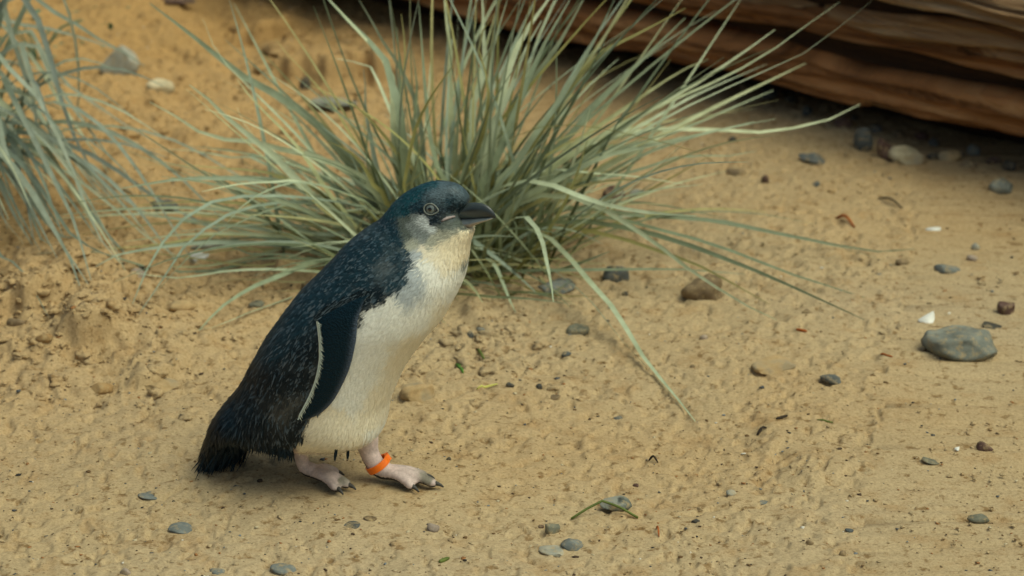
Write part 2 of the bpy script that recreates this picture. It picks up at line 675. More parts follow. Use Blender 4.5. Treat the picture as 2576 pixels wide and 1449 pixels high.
# ------------------------------------------------------------------ grass tussocks
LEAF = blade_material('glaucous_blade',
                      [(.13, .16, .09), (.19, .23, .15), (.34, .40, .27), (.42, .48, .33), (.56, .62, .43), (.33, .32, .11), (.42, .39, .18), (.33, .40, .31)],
                      [(.10, .11, .03), (.15, .17, .06), (.11, .12, .045), (.19, .21, .09), (.19, .16, .03), (.13, .155, .08)])  # olive bases, darkened further to put shade of the gaps into the colour
LEAF2 = blade_material('bluish_blade',
                       [(.19, .23, .18), (.33, .37, .29), (.16, .195, .175), (.43, .46, .31), (.25, .285, .225)],
                       [(.13, .19, .10), (.20, .26, .15), (.12, .17, .10), (.22, .27, .13)])


def blade_geo(P, w, roll, n=13, fold=0.22, tipw=.12):
    Q = catmull(P, n)
    T = np.gradient(Q, axis=0)
    T /= np.linalg.norm(T, axis=1)[:, None]
    n0 = np.array([0.15, -0.55, 0.82])
    Nn = n0 - T * (T @ n0)[:, None]
    bad = np.linalg.norm(Nn, axis=1) < .15
    Nn[bad] = np.cross(T[bad], [1.0, 0, 0])
    Nn /= np.linalg.norm(Nn, axis=1)[:, None]
    S = np.cross(T, Nn)
    t = np.linspace(0, 1, n)
    a = (roll[0] + (roll[1] - roll[0]) * t)[:, None]
    S2 = S * np.cos(a) + Nn * np.sin(a)
    N2 = np.cross(S2, T)
    ww = w * .5 * (0.62 + .38 * np.sin(np.clip(t / .45, 0, 1) * math.pi / 2)) * (1 - (1 - tipw) * np.clip((t - .45) / .55, 0, 1) ** 1.4)
    V = np.stack([Q - S2 * ww[:, None], Q + N2 * (ww * fold)[:, None] * -1, Q + S2 * ww[:, None]], 1).reshape(-1, 3)
    F = []
    for i in range(n - 1):
        b = i * 3
        F += [(b, b + 1, b + 4, b + 3), (b + 1, b + 2, b + 5, b + 4)]
    return V, np.array(F), np.repeat(t, 3)


def blade_obj(root, P, w, roll, mat, label=None, rv=None):
    o0 = np.asarray(root.location)
    V, F, t = blade_geo(P, w, roll)
    me = new_mesh('blade', V - o0, F)
    put_float(me, t)
    put_float(me, np.full(len(t), rng.uniform() ** 1.25 if rv is None else rv), 'rv')
    return link('blade', me, mat, root)


def RM(p): return [(377.3 + x * .3906, 125.8 + y * .3906) for x, y in p]
def RR(p): return [(1194.9 + x * .3906, 125.8 + y * .3906) for x, y in p]
def RT(p): return [(817.6 + x * .34206, y * .34206) for x, y in p]
def RL(p): return [(x * .521, y * .521) for x, y in p]


tb = ground_at(1120, 655)
tuss = link('grass_tussock', None, loc=tb)
tag(tuss, 'large grey green grass tussock fanning out right behind the penguin', 'grass tussock', 'grass tussocks on the sand')

# blades followed from the photograph: (path, width mm, tip: 'g' = on the ground, number = depth of tip behind the base in m, tone 0..1)
big = [
    (RM([(1530, 990), (1440, 870), (1380, 750), (1280, 650), (1150, 590)]), 5, -.1, .75),
    (RM([(1450, 900), (1300, 790), (1080, 690), (850, 640), (620, 580), (430, 570), (250, 490), (100, 380), (0, 335)]), 6, .05, .55),
    (RM([(1380, 1000), (1250, 880), (1080, 700), (960, 560), (790, 390), (600, 200), (480, 80), (430, 20), (340, -200)]), 5, .1, .4),
    (RM([(1500, 1080), (1300, 760), (1080, 480), (850, 310), (600, 170), (400, 10), (250, -110), (0, -300)]), 9, .15, .25),
    (RM([(1300, 1100), (1150, 920), (1000, 690), (860, 520), (680, 340), (560, 190)]), 9, 0, .6),
    (RM([(1300, 1150), (1000, 900), (880, 760), (700, 600), (500, 440), (380, 320), (255, 225)]), 8, 0, .55),
    (RM([(1200, 1080), (1050, 860), (850, 690), (650, 540), (560, 370)]), 5, .1, .55),
    (RM([(1480, 1060), (1250, 920), (1000, 850), (850, 870), (700, 930), (600, 1000), (540, 1060), (500, 1110)]), 5, -.25, .3),
    (RM([(1480, 1070), (1300, 1000), (1100, 960), (850, 940), (620, 940), (420, 970), (250, 1060), (120, 1190), (0, 1370), (-112, 1636)]), 5.5, 'g', .95),
    (RM([(1400, 1110), (1200, 1010), (1000, 980), (750, 990), (500, 1060), (330, 1170), (200, 1290), (100, 1449), (-70, 1765)]), 5.5, 'g', .95),
    (RM([(1420, 1080), (1000, 985), (800, 1020), (600, 1100), (400, 1200), (250, 1330), (120, 1470), (-80, 1690)]), 5.5, 'g', .3),
    (RM([(1300, 1050), (1050, 950), (900, 860), (700, 830), (450, 825), (200, 830), (0, 860), (-180, 890)]), 6, -.15, .95),
    (RM([(1200, 990), (1000, 850), (800, 850), (600, 860), (430, 890), (335, 912)]), 5, -.2, .55),
    (RM([(1300, 1200), (1150, 1190), (1000, 1160), (780, 1050), (700, 1020)]), 5, 0, .4),
    (RM([(1250, 1220), (1000, 1190), (700, 1190), (400, 1190), (200, 1230), (0, 1260), (-400, 1286)]), 6, 'g', .75),
    (RM([(1200, 1310), (900, 1260), (600, 1240), (350, 1240), (100, 1265), (-200, 1316), (-350, 1393)]), 5, 'g', .95),
    (RM([(1400, 1240), (1200, 1330), (1000, 1380), (850, 1449), (672, 1521), (468, 1649), (314, 1815)]), 5.5, 'g', .3),
    (RM([(1200, 1050), (900, 860), (700, 700), (500, 690), (300, 650), (0, 640)]), 5, .2, .4),
    (RM([(1200, 1000), (900, 830), (700, 780), (450, 760), (200, 740), (0, 740), (-150, 740)]), 5, .1, .75),
    (RM([(1560, 1000), (1470, 800), (1420, 560), (1390, 400), (1385, 180), (1375, 120)]), 6, .1, .95),
    (RM([(1720, 900), (1640, 740), (1500, 540), (1380, 410), (1300, 340), (1265, 300)]), 4.5, -.1, .75),
    (RM([(1600, 950), (1450, 760), (1300, 560), (1200, 380), (1050, 200), (860, 0), (800, -80)]), 4, .1, .75),
    (RM([(1640, 950), (1650, 800), (1700, 540), (1770, 370), (1850, 240), (1960, 90)]), 4.5, -.1, .75),
    (RM([(1640, 950), (1600, 750), (1580, 600), (1570, 300), (1545, 130), (1450, 0), (1160, -320)]), 10, .05, .6),
    (RM([(1660, 900), (1650, 680), (1620, 400), (1610, 150), (1600, 0), (1590, -150)]), 5, .1, .05),
    (RM([(1740, 900), (1720, 700), (1700, 500), (1720, 250), (1690, 0)]), 6, .1, .05),
    (RR([(50, 980), (180, 880), (330, 840), (500, 870), (700, 950), (900, 1010), (1150, 1050), (1425, 1068)]), 6.5, -.25, .55),
    (RR([(60, 1120), (250, 1000), (450, 930), (650, 950), (800, 1010), (950, 1100), (1100, 1200), (1280, 1330), (1430, 1449), (1800, 1675), (1946, 1740)]), 5, 'g', .55),
    (RR([(100, 1300), (300, 1180), (450, 1150), (600, 1140), (800, 1180), (1000, 1230), (1200, 1300), (1400, 1370), (1560, 1449), (1900, 1640)]), 4, 'g', .75),
    (RR([(150, 1250), (380, 1120), (560, 1080), (700, 1060), (900, 1080), (1200, 1160), (1500, 1240), (1800, 1350), (2000, 1430), (2510, 1598)]), 5.2, 'g', .13),
    (RR([(120, 1270), (330, 1150), (500, 1110), (700, 1100), (1000, 1150), (1300, 1230), (1600, 1340), (1900, 1460), (2510, 1738)]), 5.2, 'g', .13),
    (RR([(100, 1200), (300, 1080), (600, 1010), (800, 1030), (1100, 1070), (1500, 1090), (1900, 1170), (2200, 1230), (2576, 1300), (2830, 1299)]), 5, 'g', .16),
    (RR([(100, 1220), (300, 1090), (600, 1030), (900, 1045), (1300, 1075), (1700, 1140), (2000, 1200), (2350, 1270), (2650, 1360)]), 5, 'g', .2),
    (RR([(60, 1300), (100, 1230), (200, 1120), (290, 1065), (350, 1090), (420, 1190), (455, 1330), (490, 1500), (505, 1624)]), 5.5, -.45, .45),
    (RR([(20, 1320), (60, 1260), (200, 1150), (330, 1140), (440, 1180), (560, 1280), (700, 1449), (900, 1675), (1088, 1982), (1268, 2200), (1420, 2392)]), 6.5, 'g', .42),
    (RR([(80, 1350), (130, 1310), (220, 1290), (330, 1310), (450, 1380), (550, 1449), (730, 1598), (935, 1854), (1165, 2110), (1345, 2340)]), 4.5, 'g', .95),
    ([(1150, 600), (1180, 600), (1250, 650), (1310, 700), (1357, 745)], 5.5, 'g', .95),
    ([(1180, 690), (1190, 668), (1205, 645), (1240, 660), (1265, 710), (1280, 750), (1298, 787)], 5, 'g', .3),
    (RR([(-100, 850), (20, 690), (200, 580), (450, 490), (650, 485), (850, 510), (1100, 570), (1350, 630), (1480, 680), (1575, 735)]), 4.5, -.2, .75),
    (RR([(100, 1150), (350, 950), (600, 810), (850, 660), (1200, 450), (1500, 300), (1900, 120), (2150, 0), (2560, -320)]), 6, .0, .55),
    (RR([(150, 1100), (400, 900), (700, 700), (1100, 400), (1450, 200), (1750, 0), (1930, -130)]), 6, .1, .55),
    (RR([(100, 1100), (500, 760), (900, 500), (1300, 310), (1600, 180), (1900, 10), (2150, -170), (2350, -310)]), 6.5, .1, .6),
    (RR([(200, 1050), (600, 800), (850, 680), (1150, 610), (1500, 530), (1800, 460)]), 5, -.05, .4),
    (RR([(150, 1050), (300, 900), (700, 640), (1040, 520), (1400, 510), (1700, 520), (1930, 530), (2130, 480), (2350, 430), (2430, 390), (2480, 350)]), 6, .2, .6),
    (RR([(150, 950), (400, 790), (560, 770), (720, 790), (1000, 810), (1200, 840), (1350, 865)]), 5, .0, .55),
    (RR([(150, 900), (350, 840), (700, 840), (1000, 790), (1300, 690), (1500, 680), (1700, 680), (1810, 650)]), 5, .1, .25),
    (RR([(600, 900), (900, 800), (1100, 670), (1210, 580)]), 4, .1, .05),
    (RR([(350, 830), (700, 640), (1100, 610), (1500, 530)]), 5, .2, .4),
    (RR([(150, 900), (500, 650), (800, 570), (1050, 490), (1800, 380)]), 6, .3, .6),
    (RR([(300, 1000), (400, 850), (500, 560), (660, 290), (780, 50), (1000, -150)]), 4, .0, .05),
    (RR([(100, 560), (150, 430), (220, 280), (290, 80), (320, 0), (430, -190)]), 8, .0, .58),
    (RR([(250, 1000), (600, 640), (900, 420), (1300, 150), (1500, 60)]), 6, .2, .6),
    (RR([(200, 1000), (500, 720), (1000, 520), (1400, 300), (1880, 90)]), 7, .25, .58),
    (RR([(300, 950), (700, 700), (1200, 560), (1920, 260)]), 5, .3, .4),
    (RR([(300, 950), (600, 860), (900, 720), (1400, 440), (2130, 85)]), 6, .3, .6),
    (RT([(960, 1350), (940, 1100), (930, 900), (915, 600), (925, 380), (900, 200), (880, 0), (870, -150)]), 7, .1, .58),
    (RT([(1050, 1300), (1080, 1000), (1080, 800), (1150, 600), (1180, 400), (1165, 250), (1160, 0), (1150, -100)]), 8, .1, .58),
    (RT([(1250, 1000), (1330, 600), (1400, 370), (1450, 300), (1510, 180), (1550, 120), (1640, 0), (1720, -120)]), 9, .1, .58),
    (RT([(1000, 1400), (1020, 1300), (1030, 900), (1060, 600), (1090, 350), (1130, 0)]), 7, .0, .05),
    (RT([(900, 1400), (850, 1300), (770, 1000), (740, 700), (710, 300), (690, 30)]), 7, .05, .25),
    (RT([(700, 1350), (600, 1150), (560, 800), (590, 400), (560, 100)]), 5, .0, .75),
    (RT([(1020, 1350), (1100, 1150), (1180, 900), (1200, 620), (1130, 320), (1250, 90)]), 5, -.1, .75),
    (RT([(1080, 1400), (1150, 1200), (1200, 700), (1230, 400), (1280, 200), (1340, 0)]), 5, .0, .4),
    (RT([(1150, 1350), (1250, 1200), (1450, 700), (1600, 350), (1800, 0)]), 8, .05, .25),
    (RT([(1150, 1300), (1250, 1100), (1450, 700), (1700, 350), (1900, 0)]), 8, .0, .42),
    (RT([(1250, 1400), (1350, 1300), (1500, 1050), (1750, 700), (1980, 300), (2130, 0)]), 8, .0, .42),
    (RT([(1300, 1350), (1500, 1100), (1800, 650), (2050, 370), (2300, 250), (2650, 60)]), 6, .0, .75),
    (RT([(1400, 1350), (1750, 1050), (2000, 760), (2300, 470), (2650, 130)]), 7, .1, .25),
    (RT([(1350, 1420), (1450, 1350), (1600, 1150), (1750, 880), (1950, 520), (2080, 250)]), 4.5, -.05, .05),
    (RT([(560, 900), (500, 650), (460, 470), (350, 330), (200, 180), (30, 0), (-60, -100)]), 9, .1, .25),
    (RT([(700, 900), (550, 500), (450, 350), (370, 200), (250, 0)]), 6, .1, .42),
    (RT([(700, 1300), (560, 1000), (400, 620), (350, 500), (150, 440), (80, 430)]), 5, .15, .6),
]


def traced(root, base, path, w, tip, tone, mat, spread=.06, jit=True):
    b = base + np.array([rng.uniform(-1, 1) * spread * 1.2, rng.uniform(-1, 1) * spread, 0])
    p0 = path[0]
    y0 = b[1]
    if tip == 'g':
        g = ground_at(*path[-1])
        y1 = g[1]
    else:
        y1 = base[1] + tip
    a = np.array(path, float)
    L = np.concatenate([[0], np.cumsum(np.linalg.norm(np.diff(a, axis=0), axis=1))])
    L = (L + 60) / (L[-1] + 60)
    pts = []
    for q, l in zip(a, L):
        yy = y0 + (y1 - y0) * l ** 1.15
        yg = ground_at(q[0], q[1])[1]      # never behind the sand seen at that spot
        pts.append(on_plane_y(q[0], q[1], min(yy, yg - .004)))
    gz = [float(ground_h(q[0], q[1])) for q in pts]
    pts = [np.array([q[0], q[1], max(q[2], z + .002)]) for q, z in zip(pts, gz)]
    # root of the blade: on the ground, pulled towards where its visible part starts
    bx = np.clip(pts[0][0], base[0] - .10, base[0] + .10) * .75 + b[0] * .25
    bb = np.array([bx, y0, float(ground_h(bx, y0)) - .01])
    if np.linalg.norm(bb - pts[0]) > .03:
        pts = [bb] + pts
    r0 = rng.uniform(-.5, .5)
    return blade_obj(root, pts, w * .00118, (r0 + rng.uniform(-.4, .4), r0 + rng.uniform(-.9, .9)), mat, rv=float(np.clip(tone + rng.normal() * .02, .01, .99)))


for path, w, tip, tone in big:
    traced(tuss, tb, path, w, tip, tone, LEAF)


def random_blade(base, az, lean, L, droop, spread):
    b = base + np.array([rng.normal() * spread, rng.normal() * spread * .8, 0])
    b[2] = float(ground_h(b[0], b[1])) - .01
    d = np.array([math.sin(lean) * math.cos(az), math.sin(lean) * math.sin(az), math.cos(lean)])
    hz = np.array([math.cos(az), math.sin(az), 0])
    wob = rng.normal(size=3) * .012
    pts = []
    for t in np.linspace(0, 1, 7):
        p = b + d * L * t + hz * droop * L * .25 * t * t - np.array([0, 0, droop * L * t ** 2.2]) + wob * math.sin(t * 3.1)
        g = float(ground_h(p[0], p[1]))
        p[2] = max(p[2], g + (.004 if t > .1 else -.01))
        pts.append(p)
    return pts


rng = np.random.default_rng(31)
cnt = 0
stuff_v, stuff_f, stuff_t, stuff_r, sn = [], [], [], [], 0
for k in range(270):
    u = rng.uniform()
    if u < .44:        # right hand fan
        az = math.radians(rng.normal(10, 42)); lean = math.radians(rng.uniform(22, 68)); L = rng.uniform(.24, .58) * (1 if lean < .9 else .72)
    elif u < .84:      # left hand fan
        az = math.radians(rng.normal(178, 28)); lean = math.radians(rng.uniform(36, 76)); L = rng.uniform(.18, .44)
    else:              # upright middle
        az = rng.uniform(0, 2 * math.pi); lean = math.radians(rng.uniform(2, 26)); L = rng.uniform(.2, .5)
    pts = random_blade(tb + np.array([.0, .02, 0]), az, lean, L, rng.uniform(.03, .26) * (.4 + lean), .05)
    w = rng.uniform(2.5, 5.0) * .001
    r0 = rng.uniform(-.7, .7)
    roll = (r0, r0 + rng.uniform(-.8, .8))
    if cnt + len(big) < 298:
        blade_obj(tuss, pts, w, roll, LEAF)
        cnt += 1
    else:
        V, F, t = blade_geo(pts, w, roll)
        stuff_v.append(V - np.asarray(tuss.location)); stuff_f.append(F + sn); stuff_t.append(t)
        stuff_r.append(np.full(len(t), rng.uniform())); sn += len(V)
for k in range(170):   # short old leaves packed at the crown
    az = rng.uniform(0, 2 * math.pi)
    pts = random_blade(tb, az, math.radians(rng.uniform(5, 70)), rng.uniform(.08, .24), rng.uniform(.05, .3), .055)
    V, F, t = blade_geo(pts, rng.uniform(3, 6) * .001, (rng.uniform(-.8, .8), rng.uniform(-.8, .8)), n=8)
    stuff_v.append(V - np.asarray(tuss.location)); stuff_f.append(F + sn); stuff_t.append(t * .5)
    stuff_r.append(np.full(len(t), rng.uniform())); sn += len(V)
for k in range(130):   # dead straw lying round the crown
    az = rng.uniform(0, 2 * math.pi)
    pts = random_blade(tb, az, math.radians(rng.uniform(45, 86)), rng.uniform(.07, .22), rng.uniform(.05, .35), .06)
    V, F, t = blade_geo(pts, rng.uniform(2, 4.5) * .001, (rng.uniform(-1, 1), rng.uniform(-1.5, 1.5)), n=8)
    stuff_v.append(V - np.asarray(tuss.location)); stuff_f.append(F + sn); stuff_t.append(.5 + t * .5)
    stuff_r.append(np.full(len(t), rng.uniform(.74, .86))); sn += len(V)
me = new_mesh('crown_leaves', np.vstack(stuff_v), np.vstack(stuff_f))
put_float(me, np.concatenate(stuff_t)); put_float(me, np.concatenate(stuff_r), 'rv')
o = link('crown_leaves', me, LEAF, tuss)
o['kind'] = 'stuff'

rng = np.random.default_rng(47)
# tussock at the left edge
lbase = ground_at(-150, 420)
tus2 = link('grass_tussock', None, loc=lbase)
tag(tus2, 'bluish grass tussock cut off by the left edge, leaves drooping down to the right', 'grass tussock', 'grass tussocks on the sand')
left = [
    [(-150, -20), (0, 120), (130, 250), (270, 410), (380, 545), (420, 595)],
    [(60, -60), (180, 90), (230, 230), (265, 370), (310, 530), (350, 640), (400, 760), (490, 885), (550, 968)],
    [(-150, 210), (0, 350), (100, 460), (200, 580), (300, 700), (400, 830), (480, 930), (535, 990)],
    [(-150, 350), (0, 490), (130, 600), (230, 720), (320, 870), (400, 1000), (470, 1130)],
    [(-120, 380), (0, 530), (90, 680), (150, 820), (195, 915)],
    [(-60, 480), (0, 650), (50, 800), (130, 960), (200, 1100), (275, 1253)],
    [(-130, 560), (0, 730), (110, 860), (190, 980), (250, 1090), (330, 1230), (385, 1380)],
    [(0, 20), (60, 180), (110, 330), (160, 480), (180, 620), (210, 790), (232, 940)],
    [(50, 220), (150, 380), (230, 560), (330, 720), (420, 830), (480, 900), (550, 970)],
    [(60, 140), (230, 300), (330, 410), (450, 495), (600, 600), (740, 680), (840, 750)],
    [(200, -120), (290, 10), (340, 80), (360, 180), (378, 300), (380, 450), (370, 600)],
    [(40, -20), (200, 30), (350, 105), (450, 175), (560, 230), (700, 320)],
    [(-120, 200), (0, 300), (150, 420), (300, 700), (380, 900), (420, 1010), (460, 1110), (510, 1190), (600, 1295)],
    [(100, 250), (310, 530), (370, 610), (450, 730), (525, 835)],
    [(80, 200), (270, 410), (340, 500), (420, 610), (500, 720), (608, 830)],
    [(0, 380), (100, 550), (200, 740), (260, 870), (330, 1000), (380, 1140), (440, 1355)],
    [(-120, 430), (0, 590), (80, 720), (160, 880), (230, 1010), (290, 1100)],
    [(60, 420), (300, 740), (400, 880), (480, 930), (560, 970), (660, 1060)],
    [(-100, 100), (60, 120), (200, 130), (420, 190), (560, 240)],
]
for k, p in enumerate(left):
    p = RL(p)
    g = ground_at(*p[-1])
    b = lbase + np.array([rng.normal() * .03, rng.normal() * .03, 0])
    tipy = g[1] if k in (2, 3, 5, 6, 12, 15, 17, 0, 10, 11) else g[1] - rng.uniform(.03, .10)
    tipy = min(tipy, lbase[1] + .1)
    a = np.array(p)
    L = np.linspace(.35, 1, len(a))
    pts = [b + np.array([0, 0, -.01])] + [on_plane_y(q[0], q[1], b[1] + (tipy - b[1]) * l) for q, l in zip(a, L)]
    pts = [np.array([q[0], q[1], max(q[2], float(ground_h(q[0], q[1])) + .002)]) for q in pts]
    r0 = rng.uniform(-.4, .4)
    blade_obj(tus2, pts, rng.uniform(6.5, 9.5) * .001, (r0, r0 + rng.uniform(-.5, .5)), LEAF2)
for k in range(85):
    az = math.radians(rng.normal(-66, 26))
    lean = math.radians(rng.uniform(18, 58))
    pts = random_blade(lbase, az, lean, rng.uniform(.36, .56), rng.uniform(.5, .9), .045)
    r0 = rng.uniform(-.5, .5)
    blade_obj(tus2, pts, rng.uniform(4, 7.5) * .001, (r0, r0 + rng.uniform(-.6, .6)), LEAF2)

# ------------------------------------------------------------------ penguin
YAW = math.radians(20)
SD = np.array([math.cos(YAW), -math.sin(YAW), 0])       # where it walks
LD = np.array([-math.sin(YAW), -math.cos(YAW), 0])      # its side that faces the camera
ZD = np.array([0, 0, 1.0])


def prof(px, py, off=0.0):       # pixel on the body's own middle plane (or parallel to it)
    d = ray(px, py)
    t = (off - CAM @ LD) / (d @ LD)
    return CAM + d * t


ST = [  # back px, front px, half width m
    ((507, 1152), (560, 1166), .016), ((520, 1108), (598, 1136), .028), ((553, 1040), (642, 1098), .042),
    ((594, 989), (700, 1092), .055), ((625, 948), (806, 1120), .063), ((652, 895), (938, 1108), .070),
    ((686, 833), (972, 1015), .073), ((713, 789), (1014, 932), .074), ((741, 748), (1062, 868), .073),
    ((765, 717), (1107, 818), .071), ((799, 683), (1141, 763), .066), ((840, 642), (1166, 709), .059),
    ((878, 604), (1175, 668), .051), ((919, 573), (1179, 638), .043), ((957, 549), (1182, 614), .036),
    ((981, 522), (1188, 594), .031), ((1001, 500), (1190, 577), .028), ((1030, 479), (1178, 567), .026),
    ((1073, 462), (1168, 557), .0225), ((1110, 458), (1160, 546), .0175), ((1146, 464), (1163, 535), .0125),
    ((1169, 482), (1170, 522), .0085), ((1180, 500), (1175, 514), .0055),
]
A_ = np.array([[*s[0], *s[1], s[2] * 2600] for s in ST], float)
A_ = catmull(A_, 110)
seg = 56
th = np.linspace(0, 2 * math.pi, seg, endpoint=False)
rings = []
for bx, by, fx, fy, w in A_:
    w = max(.004, w / 2600)
    B, F_ = prof(bx, by), prof(fx, fy)
    c, h = (B + F_) / 2, (F_ - B) / 2
    hp = np.array([fx - bx, fy - by]) / 2
    v = project((c + LD * w)[None])[0] - project(c[None])[0]
    nn = hp / np.linalg.norm(hp)
    k = math.sqrt(max(.35, 1 - (v @ nn) ** 2 / (hp @ hp)))
    rings.append(c + h * k * np.cos(th)[:, None] + LD * w * (np.sign(np.sin(th)) * np.abs(np.sin(th)) ** .92)[:, None])
rings = np.array(rings)
nr_ = len(rings)
bodyb = MB()
V = np.vstack([rings.reshape(-1, 3), rings[0].mean(0)[None], rings[-1].mean(0)[None]])
F = []
for i in range(nr_ - 1):
    for j in range(seg):
        k = (j + 1) % seg
        F.append((i * seg + j, i * seg + k, (i + 1) * seg + k, (i + 1) * seg + j))
for j in range(seg):
    k = (j + 1) % seg
    F.append((nr_ * seg, k, j))
    F.append((nr_ * seg + 1, (nr_ - 1) * seg + j, (nr_ - 1) * seg + k))
bodyb.add(V, F)

# legs, feet and toes: paths placed on the sand
M0 = D0 * W1 / IW


def gp(px, py, lift=0.0):
    p = ground_at(px, py)
    return p + np.array([0, 0, lift])


claws = []


def foot(heel, toes, leg_px, radii, heel_r):
    hp_ = gp(*heel, .010)
    leg = [on_plane_y(q[0], q[1], hp_[1] + .006 * (1 - i / len(leg_px))) for i, q in enumerate(leg_px)] + [hp_ + np.array([0, 0, .003])]
    bodyb.add(*tube(catmull(leg, 14), np.interp(np.linspace(0, 1, 14), np.linspace(0, 1, len(radii)), radii), 14))
    tips = []
    for (tx, ty) in toes:
        tp = gp(tx, ty, .0055)
        mid = hp_ * .45 + tp * .55 + np.array([0, 0, .0045])
        path = catmull([hp_ + np.array([0, 0, .002]), mid, tp], 12)
        bodyb.add(*tube(path, np.interp(np.linspace(0, 1, 12), [0, .35, .7, .9, 1], [heel_r, .0068, .0056, .0058, .0035]), 12, .85))
        tips.append((hp_, mid, tp))
        d = tp - mid
        d /= np.linalg.norm(d)
        claws.append((tp + d * .001 + np.array([0, 0, .001]), d))
    for a, b in zip(tips[:-1], tips[1:]):       # webs between the toes
        grid = []
        for u in np.linspace(.0, .86, 9):
            pa = catmull(a, 30)[int(u * 29)]
            pb = catmull(b, 30)[int(u * 29)]
            for s in np.linspace(0, 1, 5):
                q = pa * (1 - s) + pb * s
                q = q - np.array([0, 0, .001 * math.sin(s * math.pi)])
                grid.append(q)
        g = np.array(grid)
        top, bot = g + [0, 0, .0016], g - [0, 0, .0018]
        V = np.vstack([top, bot])
        F = []
        for i in range(8):
            for j in range(4):
                q = i * 5 + j
                F += [(q, q + 1, q + 6, q + 5), (45 + q, 45 + q + 5, 45 + q + 6, 45 + q + 1)]
        for i in range(8):
            F += [(i * 5, i * 5 + 5, 45 + i * 5 + 5, 45 + i * 5), (i * 5 + 4, 45 + i * 5 + 4, 45 + i * 5 + 9, i * 5 + 9)]
        for j in range(4):
            F += [(j, 45 + j, 45 + j + 1, j + 1), (40 + j, 40 + j + 1, 45 + 40 + j + 1, 45 + 40 + j)]
        bodyb.add(V, F)


foot((788, 1214), [(852, 1246), (880, 1236), (850, 1203)], [(752, 1105), (756, 1140), (766, 1175)], [.010, .0075, .0066, .0078], .0075)
foot((968, 1214), [(1040, 1240), (1098, 1232), (1075, 1212)], [(920, 1100), (930, 1140), (948, 1172)], [.013, .0098, .0092, .0095], .0095)

raw = new_mesh('penguin_raw', bodyb.verts(), bodyb.f)
tmp = bpy.data.objects.new('penguin_raw', raw)
COL.objects.link(tmp)
rm = tmp.modifiers.new('remesh', 'REMESH')
rm.mode = 'VOXEL'
rm.voxel_size = 0.0016
smd = tmp.modifiers.new('smooth', 'SMOOTH')
smd.factor = 0.5
smd.iterations = 4
bpy.context.view_layer.update()
dg = bpy.context.evaluated_depsgraph_get()
bme = bpy.data.meshes.new_from_object(tmp.evaluated_get(dg))
bpy.data.objects.remove(tmp)
bpy.data.meshes.remove(raw)
bme.name = 'body'
nv = len(bme.vertices)
bv = np.empty(nv * 3, np.float32); bme.vertices.foreach_get('co', bv); bv = bv.reshape(-1, 3).astype(float)
bn = np.empty(nv * 3, np.float32); bme.vertex_normals.foreach_get('vector', bn); bn = bn.reshape(-1, 3).astype(float)
bme.polygons.foreach_set('use_smooth', np.ones(len(bme.polygons), bool))

